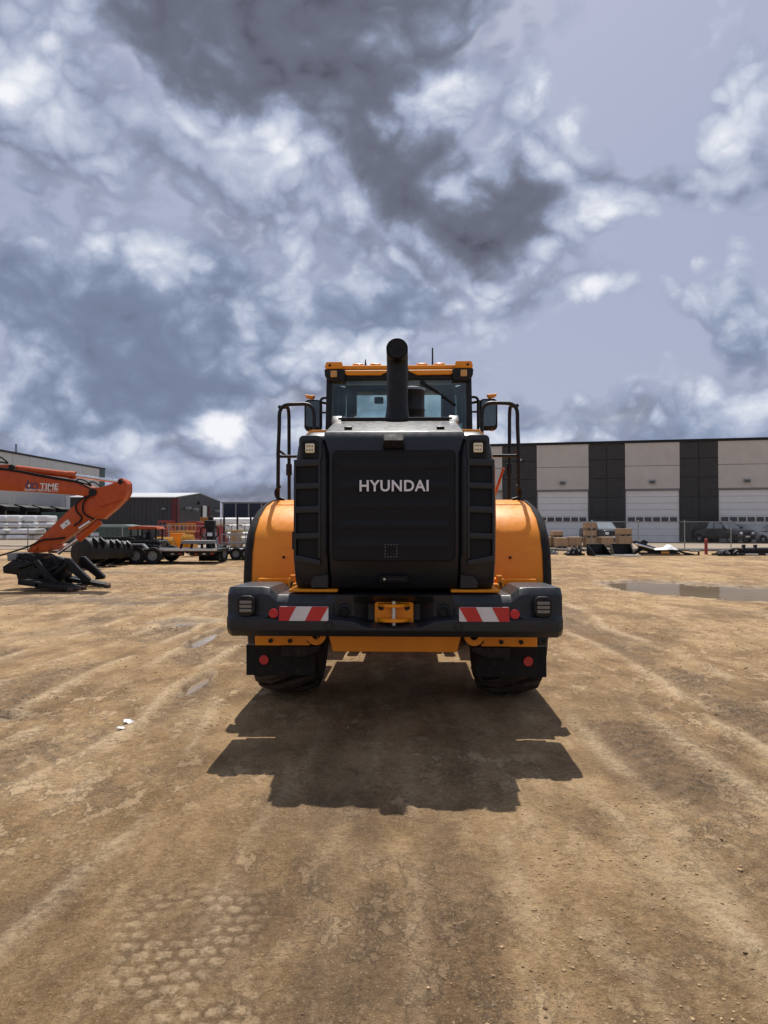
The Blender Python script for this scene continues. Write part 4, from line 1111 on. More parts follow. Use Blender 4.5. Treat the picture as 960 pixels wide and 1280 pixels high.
def excavator():
    def e2(l): return [(ep(a, b)[0], ep(a, b)[2]) for a, b in l]
    bm_top = [(-152, 642), (-120, 606), (-70, 575), (-35, 572), (0, 585.5), (50, 595), (105, 604.5), (122, 611), (124, 617), (118, 622), (100, 619.5), (50, 615.5), (0, 613), (-30, 607), (-70, 618), (-118, 650), (-140, 662), (-152, 655)]
    bo = MB().prism(e2(bm_top), -.20, .20).build('boom', M_OREX, EX, bevel=.02)
    MB().prism(e2([(-10, 582), (16, 581), (22, 584), (22, 590), (-14, 586)]), -.16, .16).build('cylinder_lug', M_OREX, EX, bevel=.01)
    arm = [(158.4, 600.2), (161.2, 605), (161.3, 615.6), (156.6, 625), (146, 636), (136, 644), (131, 649), (121, 648), (110, 655), (94, 667), (78, 679), (64, 689), (50, 691), (38, 690), (40, 685), (56, 670), (80, 646.5), (105, 623), (112, 615), (121, 610.5), (129, 610), (150, 602.5)]
    MB().prism(e2(arm), -.17, .17).build('dipper_arm', M_OREX, EX, bevel=.02)
    for s in (-1, 1):
        MB().prism(e2([(150, 602.5), (158.6, 600), (161.8, 605), (161.8, 616), (158, 624), (140, 630), (128, 634), (121, 622), (120, 610), (130, 609.6)]), s * .175, s * .21).build('arm_plate', M_OREX, EX, bevel=.008, seg=1)
    # arm cylinder on top of the boom
    a, b, c = Vector(ep(20, 585.5)), Vector(ep(93, 594.3)), Vector(ep(153.8, 603))
    cy = MB().tube([a, b], .085, 16).build('arm_cylinder', M_OREX, EX)
    MB().tube([b - (b - a) * .10, b + (b - a) * .012], .102, 16).build('cylinder_gland', M_OREX, cy)
    MB().tube([b, c], .048, 12).build('cylinder_rod', M_CHROME, cy)
    MB().cyl(tuple(c), .10, .3, 'y', 18).build('rod_eye', M_OREX, cy)
    MB().cyl(ep(18, 585.3), .085, .36, 'y', 16).build('pivot_pin', M_STEELB, EX)
    MB().cyl(ep(120, 616), .10, .50, 'y', 16).build('pivot_pin', M_STEELB, EX)
    MB().cyl(ep(153.8, 603), .06, .46, 'y', 16).build('pivot_pin', M_STEELB, EX)
    # bucket cylinder under the arm
    a, b, c = Vector(ep(126, 651.5, -.05)), Vector(ep(99, 673.5, -.05)), Vector(ep(74, 691.5, -.05))
    bc = MB().tube([a, b], .10, 14).build('bucket_cylinder', M_OREX, EX)
    MB().tube([b, c], .05, 12).build('cylinder_rod', M_CHROME, bc)
    MB().tube([ep(117, 651.5, -.205), ep(103, 660.5, -.205)], .035, 8).build('polished_line', M_CHROME, EX)
    for p in ((48, 685), (73, 683.5)):
        MB().cyl(ep(p[0], p[1]), .07, .42, 'y', 14).build('pivot_pin', M_OREX, EX, bevel=.01)
    pl = e2([(78.7, 656.8), (88.5, 649), (92.2, 654.3), (82.5, 661.5)])
    MB().prism(pl, -.182, -.168).build('decal_plate', M_WHITEP, EX, smooth=0)
    MB().prism(e2([(85.4, 654.2), (86.6, 653.2), (87.5, 654.6), (86.2, 655.6)]), -.186, -.181).build('decal_mark', M_BLACK, EX, smooth=0)
    # hoses
    def hose(pts, r=.022, y=-.22):
        P = [Vector(ep(p[0], p[1], y + (p[2] if len(p) > 2 else 0))) for p in pts]
        MB().tube(fillet(P, .5, 5), r, 7).build('hose', M_RUB, EX)
    hose([(-40, 580), (-5, 581), (4, 571), (10, 575), (15, 579.5)])
    hose([(-40, 584), (-8, 580.5), (6, 578), (14, 580)])
    hose([(-30, 583), (15, 586.5), (60, 595.5), (100, 602), (118, 608)])
    hose([(-30, 584), (20, 588.5), (62, 597.5), (102, 603.5), (116, 611), (122, 616)], .018)
    hose([(122, 617), (104, 625), (98, 632), (100, 640), (107, 646), (105, 652), (97, 657)])
    hose([(124, 618), (112, 622), (107, 632), (108, 641), (114, 646), (122, 649)])
    hose([(112, 606), (120, 602), (126, 606), (130, 609)], .018)
    hose([(98, 603), (102, 599), (110, 601), (118, 607)], .018)
    hose([(86, 672), (70, 674), (58, 674), (44, 682), (20, 690), (-5, 697)], .024)
    # lettering on the boom
    def word(t, px0, px1, py, h, m, name, fat=.0):
        x0 = ep(px0, py); x1 = ep(px1, py)
        me = text_mesh(t, h, .004, fat, m, name, x1[0] - x0[0])
        put(name, me, bo, ((x0[0] + x1[0]) / 2, -.206, x0[2]), (0, R(1.8), 0))
    word('TIME', 54.3, 77, 608.4,   .15, M_WHITEP, 'lettering', .003)
    word('ENERGY SERVICES LTD', 35.5, 76.5, 613.2, .055, M_WHITEP, 'lettering', .001)
    word('G', 36.0, 43.2, 607.6, .165, M_BLUEP, 'lettering', .003)
    for px, r in ((47.8, .088),):
        MB().lathe([(r, -.004), (r, .004), (r - .028, .004), (r - .028, -.004), (r, -.004)], (ep(px, 607.7)[0], -.205, ep(px, 607.9)[2]), 'y', 20).build('lettering', M_BLUEP, bo, smooth=0)
    MB().prism([(ep(40.3, 0)[0] + a, ep(0, 603.0)[2] + b) for a, b in ((-.045, -.01), (-.005, -.012), (-.008, .02), (-.022, .05), (-.034, .02))], -.209, -.201).build('flame_emblem', M_BLUEP, bo, smooth=0)
    MB().prism([(ep(41.0, 0)[0] + a, ep(0, 607.8)[2] + b) for a, b in ((-.02, -.03), (.02, -.03), (.02, .03), (0, .05), (-.02, .02))], -.211, -.201).build('flame_emblem', M_WHITEP, bo, smooth=0)
    # quick coupler and grapple frame at the arm tip
    MB().prism(e2([(14, 707.5), (28, 698), (54, 702), (50.5, 724), (46, 731), (33, 723.5), (31, 717), (15, 715)]), -.42, -.36).build('coupler_plate', M_STEELB, EX, bevel=.012)
    MB().prism(e2([(14, 707.5), (28, 698), (54, 702), (50.5, 724), (46, 731), (33, 723.5), (31, 717), (15, 715)]), .30, .36).build('coupler_plate', M_STEELB, EX, bevel=.012)
    MB().prism(e2([(29, 691), (60, 692), (66, 695), (87, 699), (90, 706), (85, 724), (60, 728), (40, 715), (30, 702)]), -.28, .24).build('coupler_body', M_STEELB, EX, bevel=.03)
    MB().prism(e2([(17, 692), (28, 690), (29, 699), (18, 701)]), -.34, .28).build('coupler_block', M_GREYP, EX, bevel=.02)
    MB().cyl(ep(56, 715), .14, 1.0, 'y', 16).build('coupler_pin', M_STEELB, EX, bevel=.01)
    for y0 in (-.72, .28):
        MB().prism(e2([(58, 700), (63, 698), (86, 725), (84, 731), (78, 731)]), y0, y0 + .10).build('grapple_link', M_STEELB, EX, bevel=.01)
        MB().prism(e2([(88, 697), (93, 697), (119, 722), (118, 726), (107, 727), (108, 723), (86, 706)]), y0 + .35, y0 + .50).build('grapple_arm', M_STEELB, EX, bevel=.01)
    for k, (px0, px1, py, y0) in enumerate(((53, 112, 733.5, -.95), (58, 112, 734.5, -.60), (84, 133, 729, -.1), (84, 126, 728, .25), (50, 108, 737, -1.15))):
        x0, x1 = ep(px0, py)[0], ep(px1, py)[0]
        MB().loft([[(x0, y0, .18), (x0, y0 + .20, .18), (x0, y0 + .20, .30), (x0, y0, .30)], [(x1, y0, .02), (x1, y0 + .20, .02), (x1, y0 + .20, .11), (x1, y0, .11)]]).build('grapple_tine', M_STEELB, EX, bevel=.012)
        MB().bb(x1 - .02, x1 + .10, y0 + .005, y0 + .195, .008, .095).build('tine_tip', M_RUST, EX, bevel=.012)
    MB().bb(ep(70, 0)[0], ep(74, 0)[0], -1.15, .5, .08, .22).build('grapple_beam', M_STEELB, EX, bevel=.012)
    MB().bb(ep(103, 0)[0], ep(106, 0)[0], -1.1, .45, .04, .14).build('grapple_beam', M_STEELB, EX, bevel=.012)
    rg = random.Random(31)
    for k in range(7):
        u, v = rg.uniform(40, 84), rg.uniform(698, 722)
        MB().cyl(ep(u, v, -.30), rg.uniform(.03, .07), .1, 'y', 12).build('pin_boss', M_STEELB, EX, bevel=.008)
    for (a, b, c, d) in ((34, 708, 60, 700), (50, 722, 84, 706), (64, 728, 92, 704)):
        MB().tube([ep(a, b, -.46), ep(c, d, -.40)], .05, 10).build('grapple_ram', M_STEELB, EX)
    for pts in (((30, 700), (40, 690), (54, 694), (60, 704)), ((62, 696), (72, 690), (84, 698), (82, 710)), ((44, 704), (52, 698), (66, 704), (74, 716))):
        MB().tube(fillet([Vector(ep(p[0], p[1], -.44)) for p in pts], .4, 5), .02, 7).build('hose', M_RUB, EX)
    MB().prism(e2([(60, 694), (68, 693), (70, 697), (62, 698)]), -.31, -.28).build('wear_strip', M_RUST, EX)
    # undercarriage, house and cab out of frame
    tr = [(-2.0, .45), (-1.75, .08), (1.75, .08), (2.0, .45), (1.75, .85), (-1.75, .85)]
    for s in (-1, 1):
        t = MB().prism(tr, s * 1.0, s * 1.5).build('track', M_RUB, EX, bevel=.06)
        for k in range(14): MB().bb(-1.75 + k * .26, -1.62 + k * .26, s * .98, s * 1.52, .02, .09).build('track_shoe', M_STEELB, t, smooth=0)
    MB().bb(-.9, .9, -1, 1, .5, 1.05).build('car_body', M_STEELB, EX, bevel=.05)
    MB().bb(-2.6, 1.3, -1.3, 1.3, 1.1, 2.1).build('house', M_OREX, EX, bevel=.08)
    MB().prism([(-2.9, 1.15), (-2.2, 1.15), (-2.2, 2.3), (-2.75, 2.3), (-2.95, 1.9)], -1.3, 1.3).build('counterweight', M_OREX, EX, bevel=.06)
    cb = MB().prism([(.1, 1.3), (1.5, 1.3), (1.55, 2.0), (1.3, 2.95), (.15, 2.95)], .35, 1.25).build('cab', M_OREX, EX, bevel=.05)
    MB().prism([(.25, 2.0), (1.42, 2.0), (1.2, 2.8), (.25, 2.8)], .33, 1.27).build('cab_window', M_CGLASS, cb, smooth=0)
    for s in (-1, 1):
        MB().tube([(1.0, s * .33, 1.35), (2.3, s * .33, 2.9)], .09, 12).build('boom_cylinder', M_OREX, EX)
excavator()


# ------------------------------------------------------------------ left side of the yard
def G(px, D): return (gx(px, D), D, 0)


bk = [(113, 27.8, .36, 1.02, 'largest black digging bucket lying nearest the raised attachment'),
      (136, 29.4, .30, .92, 'middle black digging bucket of the row of three'),
      (151, 30.6, .26, .85, 'smallest black digging bucket beside the trailer wheels')]
for px, D, w, sc, lab in bk:
    t = thing('digger_bucket', lab, 'bucket', G(px, D), R(64 - (px - 113) * .3), 'three digging buckets left lying in a row')
    shell = MB()
    th = np.linspace(R(-60), R(205), 16)
    oc = [(.56 * sc * math.cos(a), .60 * sc + .56 * sc * math.sin(a)) for a in th]
    ic = [(.52 * sc * math.cos(a), .60 * sc + .52 * sc * math.sin(a)) for a in th][::-1]
    shell.prism(oc + ic, -w, w, 'x'); shell.build('bucket_shell', M_STEELB, t, bevel=.0)
    for s in (-1, 1):
        MB().prism(oc, s * w, s * (w + .05), 'x').build('side_plate', M_STEELB, t, bevel=.01)
        MB().prism([(-.50 * sc, .55 * sc), (-.62 * sc, 1.0 * sc), (-.35 * sc, 1.18 * sc), (-.2 * sc, 1.0 * sc)], s * w * .35, s * (w * .35 + .06), 'x').build('hitch_ear', M_STEELB, t, bevel=.01)
    for k in range(4):
        MB().box((-w + .15 + k * (2 * w - .3) / 3, .42 * sc, .06), (.1, .35, .07), 0, (R(-15), 0, 0)).build('bucket_tooth', M_STEELB, t, bevel=.01)


def mk_wheel(r, w, name_t='tyre'):
    ty = MB().lathe([(r * .55, -w * .42), (r * .7, -w * .5), (r * .93, -w * .48), (r, -w * .36), (r, w * .36), (r * .93, w * .48), (r * .7, w * .5), (r * .55, w * .42), (r * .55, -w * .42)], axis='y', n=24).mesh('tyre', M_RUB)
    ri = MB().lathe([(0, -w * .2), (r * .18, -w * .28), (r * .22, -w * .14), (r * .48, -w * .12), (r * .56, -w * .40), (r * .56, w * .40), (0, w * .3)], axis='y', n=20).mesh('wheel_rim', M_GREYP)
    return ty, ri
TW, TRM = mk_wheel(.36, .26)
tr = thing('flatbed_trailer', 'black gooseneck flatbed trailer with a pale deck edge behind the buckets', 'trailer', G(187, 31))
tx = lambda px: gx(px, 31) - gx(187, 31)
MB().bb(tx(60), tx(271), .05, 2.5, .50, .62).build('deck', M_STEELB, tr, bevel=.01)
MB().bb(tx(187), tx(271), .0, .05, .55, .64).build('deck_edge', M_PALEM, tr, bevel=.008)
MB().bb(tx(60), tx(101), .0, .05, .55, .64).build('deck_edge', M_PALEM, tr, bevel=.008)
MB().prism([(tx(228), .50), (tx(262), .50), (tx(258), .33), (tx(238), .33)], .2, 2.4).build('frame_rail', M_STEELB, tr, bevel=.01)
MB().bb(tx(150), tx(228), .2, .35, .34, .50).build('frame_rail', M_STEELB, tr, bevel=.01)
for k in range(6):
    MB().bb(tx(212 + 10 * k), tx(216 + 10 * k), .185, .2, .40, .45).build('reflector_strip', M_RED if k % 2 else M_WHITEP, tr, smooth=0)
MB().prism([(tx(150), .80), (tx(152), .86), (tx(181), .86), (tx(187), .66), (tx(184), .64), (tx(179.5), .80)], -.28, .0).build('mudguard', M_GREYP, tr, bevel=.008)
for px in (172, 193):
    for y in (-.12, 2.55):
        w = put('wheel', TRM, tr, (tx(px), y, .36)); put('tyre', TW, w)
MB().tube([(tx(60), 1.2, .5), (tx(45), 1.2, .5)], .08, 8).build('tongue', M_STEELB, tr)

rb = thing('loading_ramp', 'low black ramp frame standing on the trailer deck', 'ramp', (gx(245, 31.4), 31.4, .62))
rx = lambda px: gx(px, 31.4) - gx(245, 31.4)
MB().bb(rx(226), rx(264), 0, .9, .22, .36).build('ramp_plate', M_GREYP, rb, bevel=.015)
for px in (226, 239, 252, 263): MB().box((rx(px), .1, .12), (.08, .1, .26), 0, (0, R(10 if px < 245 else -10), 0)).build('leg', M_STEELB, rb, smooth=0)

sg = thing('rubber_track', 'stack of black ribbed rubber tracks lying on the trailer deck', 'tracks', (gx(165, 32), 32, .62))
for (a, b, z, y) in ((132, 196, 0, 0), (150, 196, .16, .25), (104, 160, .30, .6)):
    x0, x1 = gx(a, 32) - gx(165, 32), gx(b, 32) - gx(165, 32)
    ob = MB().bb(x0, x1, y, y + .4, z, z + .15).build('track_belt', M_RUB, sg, bevel=.03)
    lm = MB().bb(-.035, .035, y - .03, y + .4, z + .02, z + .19).mesh('track_lug', M_RUB, smooth=0)
    n = int((x1 - x0) / .14)
    for k in range(n): put('track_lug', lm, ob, (x0 + .07 + k * .14, 0, 0))

tl = thing('yard_tractor', 'dark tractor with an orange canopy roof behind the trailer', 'tractor', G(183, 35))
qx = lambda px: gx(px, 35) - gx(183, 35)
MB().prism([(qx(165), 1.42), (qx(167), 1.55), (qx(176), 1.60), (qx(200), 1.56), (qx(202), 1.46), (qx(198), 1.44)], -.6, .6).build('canopy', M_OREX, tl, bevel=.02)
for px in (168, 182, 199):
    for y in (-.5, .5): MB().tube([(qx(px), y, .8), (qx(px), y, 1.45)], .04, 6).build('canopy_post', M_STEELB, tl)
MB().prism([(qx(150), .35), (qx(205), .35), (qx(205), .9), (qx(185), 1.0), (qx(178), 1.15), (qx(150), 1.1)], -.5, .5).build('tractor_body', M_STEELB, tl, bevel=.04)
MB().bb(qx(184), qx(190), -.25, .25, .9, 1.3).build('seat', M_BLACK, tl, bevel=.04)
W2, R2 = mk_wheel(.5, .35)
for px in (160, 195):
    for y in (-.7, .7):
        w = put('wheel', R2, tl, (qx(px), y, .5)); put('tyre', W2, w)


def bucket_y(px0, px1, D, py0, py1, lab):
    t = thing('yellow_bucket', lab, 'bucket', (gx((px0 + px1) / 2, D), D, 0), 0, 'yellow loader buckets behind the trailer')
    w = (px1 - px0) / 2 * D / F; z1 = gz(py0, D); z0 = max(0, gz(py1, D)); h = z1 - z0
    pr = [(-.5, z0 + .1 * h), (.3, z0), (.55, z0 + .2 * h), (.6, z0 + .7 * h), (.45, z1), (.38, z1), (.5, z0 + .7 * h), (.45, z0 + .25 * h), (.25, z0 + .08 * h), (-.5, z0 + .18 * h)]
    MB().prism([(-a, b) for a, b in pr], -w, w, 'x').build('bucket_shell', M_YEL, t, bevel=.01)
    for s in (-1, 1): MB().prism([(-.6, z0 + .7 * h), (-.45, z1), (.5, z0 + .15 * h), (-.3, z0), (-.55, z0 + .2 * h)], s * w, s * (w + .04), 'x').build('side_plate', M_YEL, t)
    for k in range(2): MB().bb(-w + .5 * w + k * w - .03, -w + .5 * w + k * w + .03, -.66, -.55, z0 + .2 * h, z0 + .85 * h).build('stiffener', M_YEL, t, bevel=.01)
bucket_y(200, 219, 38, 671, 687.5, 'wider yellow bucket with two ribs beside the orange canopy')
bucket_y(231, 244, 38.5, 668, 687, 'squarer yellow bucket left of the black mast')
MBX = thing('yellow_hopper', 'small orange hopper tucked between two yellow buckets', 'hopper', G(222, 39.5))
MB().prism([(-.25, .35), (.25, .35), (.30, 1.15), (-.30, 1.15)], -.3, .3).build('hopper_bin', M_OR, MBX, bevel=.02)
MB().bb(-.34, .34, -.34, .34, 1.15, 1.2).build('rim', M_OR, MBX, bevel=.01)
MB().bb(-.2, .2, -.2, .2, 0, .35).build('foot', M_STEELB, MBX)

# black mast attachment
pm = thing('post_driver', 'tall black mast attachment with pale side braces standing behind the trailer', 'attachment', G(263.5, 33))
nx_ = lambda px: gx(px, 33) - gx(263.5, 33)
MB().bb(-.17, .17, -.2, .2, .3, 1.75).build('mast', M_STEELB, pm, bevel=.03)
MB().bb(-.24, .20, -.25, .25, 1.45, 1.85).build('hammer_head', M_STEELB, pm, bevel=.06)
MB().cyl((0, 0, 1.93), .12, .16, 'z', 12).build('cap', M_BLACK, pm, bevel=.02)
for s in (-1, 1):
    MB().tube([(s * .22, -.1, 1.3), (s * .42, -.15, .45)], .055, 8).build('brace', M_GREYM, pm)
    MB().tube([(s * .15, -.2, 1.6), (s * .38, -.22, 1.5), (s * .40, -.22, 1.2), (s * .22, -.2, 1.05)], .03, 6).build('hose', M_RUB, pm)
MB().bb(-.45, .45, -.35, .35, 0.05, .40).build('base_frame', M_STEELB, pm, bevel=.03)
MB().bb(-.1, .12, -.24, -.2, 1.15, 1.3).build('warning_plate', M_WHITEP, pm)

sp = thing('spare_tyre', 'black tyre standing upright beside the cage trailer', 'tyre', (gx(278, 33.5), 33.5, .36), R(80))
ST_, SR_ = mk_wheel(.40, .28)
put('tyre', ST_, sp, (0, 0, .0)); put('wheel_rim', SR_, sp)

ct = thing('cage_trailer', 'grey railed utility trailer next to the loader fender', 'trailer', G(300, 34.5))
vx = lambda px: gx(px, 34.5) - gx(300, 34.5)
MB().bb(vx(276), vx(330), 0, 1.6, .42, .52).build('deck', M_GREYP, ct, bevel=.01)
for z in (.80, 1.20):
    for y in (0, 1.6): MB().tube([(vx(276), y, z), (vx(330), y, z)], .025, 6).build('rail', M_GREYM, ct)
for px in (277, 288, 299, 310, 322):
    for y in (0, 1.6): MB().tube([(vx(px), y, .5), (vx(px), y, 1.22)], .022, 6).build('rail_post', M_GREYM, ct)
for px in (296, 309):
    for y in (-.12, 1.72):
        w = put('wheel', TRM, ct, (vx(px), y, .30), scale=(.8, .8, .8)); put('tyre', TW, w)
MB().bb(vx(276), vx(330), .1, .2, .26, .42).build('frame_rail', M_STEELB, ct)

# long white pipes stacked on bearers behind the fence
for k, (px0, px1, py, r, D, lab) in enumerate(((265, 345, 651.6, .27, 55, 'topmost white pipe, longest of the pile behind the black mast'), (281, 345, 660, .26, 54.2, 'white pipe below the topmost one, reaching less far left'), (283, 345, 669, .24, 53.5, 'lower white pipe behind the railed trailer'), (286, 345, 674.5, .22, 53, 'lowest white pipe resting near the ground'))):
    t = thing('white_pipe', lab, 'pipe', (gx(px0, D), D, gz(py, D)), 0, 'white pipes stacked behind the fence')
    L = (px1 - px0) * D / F
    MB().lathe([(r * .55, 0), (r, .05), (r, L), (r * .9, L), (r * .9, L - .5), (0, L - .5)], axis='x', n=18).build('pipe_wall', M_PIPE, t)
    for q in range(4): MB().lathe([(r + .012, -.04), (r + .012, .04)], (L * (.15 + .25 * q), 0, 0), 'x', 18).build('strap', M_GREYP, t)
pr_ = thing('pipe_rack', 'dark steel rack carrying the white pipes', 'rack', G(306, 54.6))
for px in (288, 304, 320):
    for y in (-2.2, 1.2): MB().bb(gx(px, 54.6) - gx(306, 54.6) - .06, gx(px, 54.6) - gx(306, 54.6) + .06, y, y + .1, 0, 2.25).build('upright', M_STEELB, pr_)
    for z in (.28, .62, 1.17, 1.68): MB().bb(gx(px, 54.6) - gx(306, 54.6) - .05, gx(px, 54.6) - gx(306, 54.6) + .05, -2.1, 1.2, z - .08, z - .02).build('bearer', M_STEELB, pr_)


def lift(px, D, w, h, m, lab, n):
    t = thing('scissor_lift', lab, 'lift', G(px, D), 0, 'red and yellow platform lifts behind the fence')
    MB().bb(-w / 2, w / 2, -.5, .5, .25, .55).build('chassis', m, t, bevel=.02)
    for sx in (-1, 1):
        for y in (-.5, .5): MB().cyl((sx * w * .36, y, .24), .24, .2, 'y', 14).build('wheel', M_RUB, t)
    for k in range(n):
        z = .58 + k * .22
        for s in (-1, 1): MB().tube([(-s * w * .42, -.4, z), (s * w * .42, -.4, z + .2)], .04, 6).build('scissor_arm', m, t)
    zp = .6 + n * .22
    MB().bb(-w / 2, w / 2, -.5, .5, zp, zp + .14).build('platform', m, t, bevel=.01)
    for z in (zp + .6, h):
        MB().tube([(-w / 2, -.5, z), (w / 2, -.5, z)], .03, 6).build('guard_rail', m, t)
        MB().tube([(-w / 2, .5, z), (w / 2, .5, z)], .03, 6).build('guard_rail', m, t)
    for k in range(4):
        for y in (-.5, .5): MB().tube([(-w / 2 + k * w / 3, y, zp), (-w / 2 + k * w / 3, y, h)], .03, 6).build('rail_post', m, t)
lift(208, 56, .9, 1.95, M_REDM, 'narrow red platform lift right of the orange canopy', 3)
lift(227, 57.5, 1.9, 1.75, M_YEL, 'yellow railed platform lift behind the yellow buckets', 2)
lift(238, 60, 1.3, 1.8, M_REDM, 'low red platform lift just right of the yellow one', 2)


def bin_(px0, px1, py0, py1, D, m, lab, nm='site_container', cat='container'):
    t = thing(nm, lab, cat, G((px0 + px1) / 2, D)); w = (px1 - px0) / 2 * D / F; z1 = gz(py0, D)
    MB().bb(-w, w, 0, 2.0, .12, z1).build('container_box', m, t, bevel=.02)
    n = max(3, int(2 * w / .35))
    for k in range(n):
        x = -w + .1 + k * (2 * w - .2) / (n - 1); MB().bb(x - .05, x + .05, -.05, .0, .2, z1 - .12).build('rib', m, t, bevel=.01, seg=1)
    MB().bb(-w - .02, w + .02, -.07, 2.03, z1 - .1, z1 + .03).build('top_rim', m, t, bevel=.01)
    MB().bb(-w, w, .1, 1.9, 0, .12).build('skid', M_STEELB, t)
    return t
bin_(234, 246, 652, 676, 62, M_REDM, 'tall red container between the yellow lift and the black mast')
bin_(247, 256, 654, 676, 61, M_REDM, 'smaller red container half behind the black mast')
bin_(271, 285, 655, 678, 58, M_REDM, 'red container in front of the white pipes')
bin_(288, 297, 663, 680, 51.5, mat('tan_paint', (.38, .25, .12), .6, dirt=.2), 'narrow tan container in front of the lower white pipes')
bin_(250, 262, 647, 676, 66, mat('amber_paint', (.35, .16, .03), .6, dirt=.2), 'tall amber container behind the black mast')
bin_(52, 100, 641, 678, 66, M_GREEN, 'large dark green container behind the orange arm')
bin_(100, 166, 659.5, 674, 58, M_GREEN, 'long low green container with a pale green cover')
cv = thing('pale_cover', 'pale green sheet cover lying on the long low container', 'cover', (gx(133, 58), 58, gz(659.5, 58) + .04))
MB().prism([(-2.1, 0), (2.1, 0), (2.05, .13), (1.4, .19), (-1.4, .21), (-2.05, .12)], -.06, 2.05).build('cover_sheet', M_TEAL, cv, bevel=.02)
sn = thing('yard_sign', 'small white sign board standing above the trailer', 'sign', G(118.5, 33))
MB().bb(-.19, .19, -.02, 0, gz(670.5, 33), gz(666, 33)).build('sign_board', M_WHITEP, sn, bevel=.005)
for s in (-1, 1): MB().bb(s * .15 - .02, s * .15 + .02, 0, .03, 0, gz(667, 33)).build('sign_post', M_GREYM, sn)


# white wrapped bundles: four layers
bun = MB().loft([[(-.5, -.5, -.46), (.5, -.5, -.46), (.5, .5, -.46), (-.5, .5, -.46)], [(-.52, -.52, -.2), (.52, -.52, -.2), (.52, .52, -.2), (-.52, .52, -.2)], [(-.51, -.52, .3), (.52, -.51, .3), (.51, .52, .3), (-.52, .51, .3)], [(-.47, -.48, .47), (.48, -.47, .47), (.47, .48, .47), (-.48, .47, .47)]]).mesh('wrap', M_WRAP, bevel=.035, seg=2)
stk = mat('bearer_wood', (.10, .075, .05), .85)
brm = MB().bb(-.45, .45, -.45, .45, -.06, 0).mesh('bearer', stk, smooth=0)
rows = [(662.5 + 11.5, 668.5, [(-32, -12), (-12, 14), (15, 44), (45, 50)]), (667.5, 660.5, [(-30, -8), (-8, 17), (18, 52)]), (659.5, 653, [(-34, -14), (-14, 15), (16, 31), (32, 53), (54, 67)]), (652.5, 644, [(-30, -6), (-6, 15), (15.5, 31), (32, 51), (52, 66)])]
names_r = ['bottom', 'second', 'third', 'top']
import itertools as _it
for r, (yb, yt, spans) in enumerate(rows):
    for q, (a, b) in enumerate(spans):
        D = 57 + .15 * r + (.7 if q % 2 else 0)
        where = ['out at the far left', 'left of the middle', 'near the middle', 'right of the middle', 'at the right end'][min(4, q + (0 if len(spans) == 5 else 1))]
        if a < -5: where = ['outermost left', 'second from the left edge'][min(q, 1)]
        zz0, zz1 = max(.05, gz(yb, D)), gz(yt, D)
        t = thing('wrapped_bundle', f'white film-wrapped bundle in the {names_r[r]} layer of the pile, {where}', 'bundle', (gx((a + b) / 2, D), D, (zz0 + zz1) / 2), 0, 'white wrapped bundles piled behind the left fence')
        put('wrap', bun, t, rot=(0, 0, R(random.uniform(-5, 5))), scale=((b - a) * D / F / 1.13, 2.0 + random.uniform(-.3, .2), (zz1 - zz0) / (.97 + random.uniform(0, .08))))
        put('bearer', brm, t, (0, 0, -(zz1 - zz0) / 2 + .03), scale=((b - a) * D / F / 1.1, 1.9, 1.2))

# ------------------------------------------------------------------ right side of the yard: crates, cars, attachments
crate_b = MB().bb(-.5, .5, -.5, .5, 0, 1).mesh('crate_box', M_WOOD, bevel=.015, seg=1)
crate_l = MB().bb(-.52, .52, -.52, .52, .97, 1.03).mesh('crate_lid', mat('pale_lid_wood', (.50, .35, .21), .75), bevel=.008, seg=1)
bat = MB().bb(-.04, .04, -.545, -.5, .03, .97).mesh('batten', M_WOOD, bevel=.006, seg=1)
pal = MB().bb(-.5, .5, -.5, .5, .75, 1).mesh('pallet_deck', M_WOODD, smooth=0)
blk = MB().bb(-.08, .08, -.5, .5, 0, .75).mesh('pallet_block', M_WOODD, smooth=0)


def crate(px0, px1, py0, py1, D, lab):
    s = D / F; w = (px1 - px0) * s; z1, z0 = gz(py0, D), max(.02, gz(py1, D)); h = z1 - z0; ph = .15
    t = thing('wooden_crate', lab, 'crate', (gx((px0 + px1) / 2, D), D, z0), R(random.uniform(-3, 3)), 'wooden crates standing by the right fence')
    put('pallet_deck', pal, t, scale=(w, .9, ph))
    for k in (-1, 0, 1): put('pallet_block', blk, t, (k * w * .42, 0, 0), scale=(w, .9, ph))
    put('crate_box', crate_b, t, (0, 0, ph + .002), scale=(w * .96, .86, h - ph - .03))
    put('crate_lid', crate_l, t, (0, 0, ph + .004), scale=(w * .98, .88, h - ph - .03))
    for k in (-.42, 0, .42): put('batten', bat, t, (k * w, 0, ph + .004), scale=(w * .9, .86, h - ph - .03))
CD = 53.2
for a in ((678, 688, 671, 685.5, 'wooden crate half hidden behind the loader fender'),
          (689, 701.5, 671.5, 685.3, 'lower wooden crate of the two-high stack nearest the loader'),
          (689, 702, 663.5, 671.3, 'upper wooden crate of the two-high stack nearest the loader'),
          (710, 726, 671, 685.3, 'lone wooden crate between the two-high and the three-high stacks'),
          (730, 744, 672, 685.8, 'bottom wooden crate of the stack three high'),
          (730, 744, 662.8, 671.8, 'middle wooden crate of the stack three high'),
          (730, 744, 653.2, 662.6, 'topmost wooden crate of the stack three high'),
          (749, 765, 671, 685.5, 'single wooden crate in front of the dark grey pickup'),
          (771, 788, 670.2, 685.2, 'lower wooden crate of the two-high stack right of the grey pickup'),
          (771, 787.5, 660.5, 670, 'upper wooden crate of the two-high stack right of the grey pickup')):
    crate(*a[:4], CD, a[4])
crate(694, 707.5, 672, 685.6, 51.9, 'wooden crate standing in front of the two-high stack')


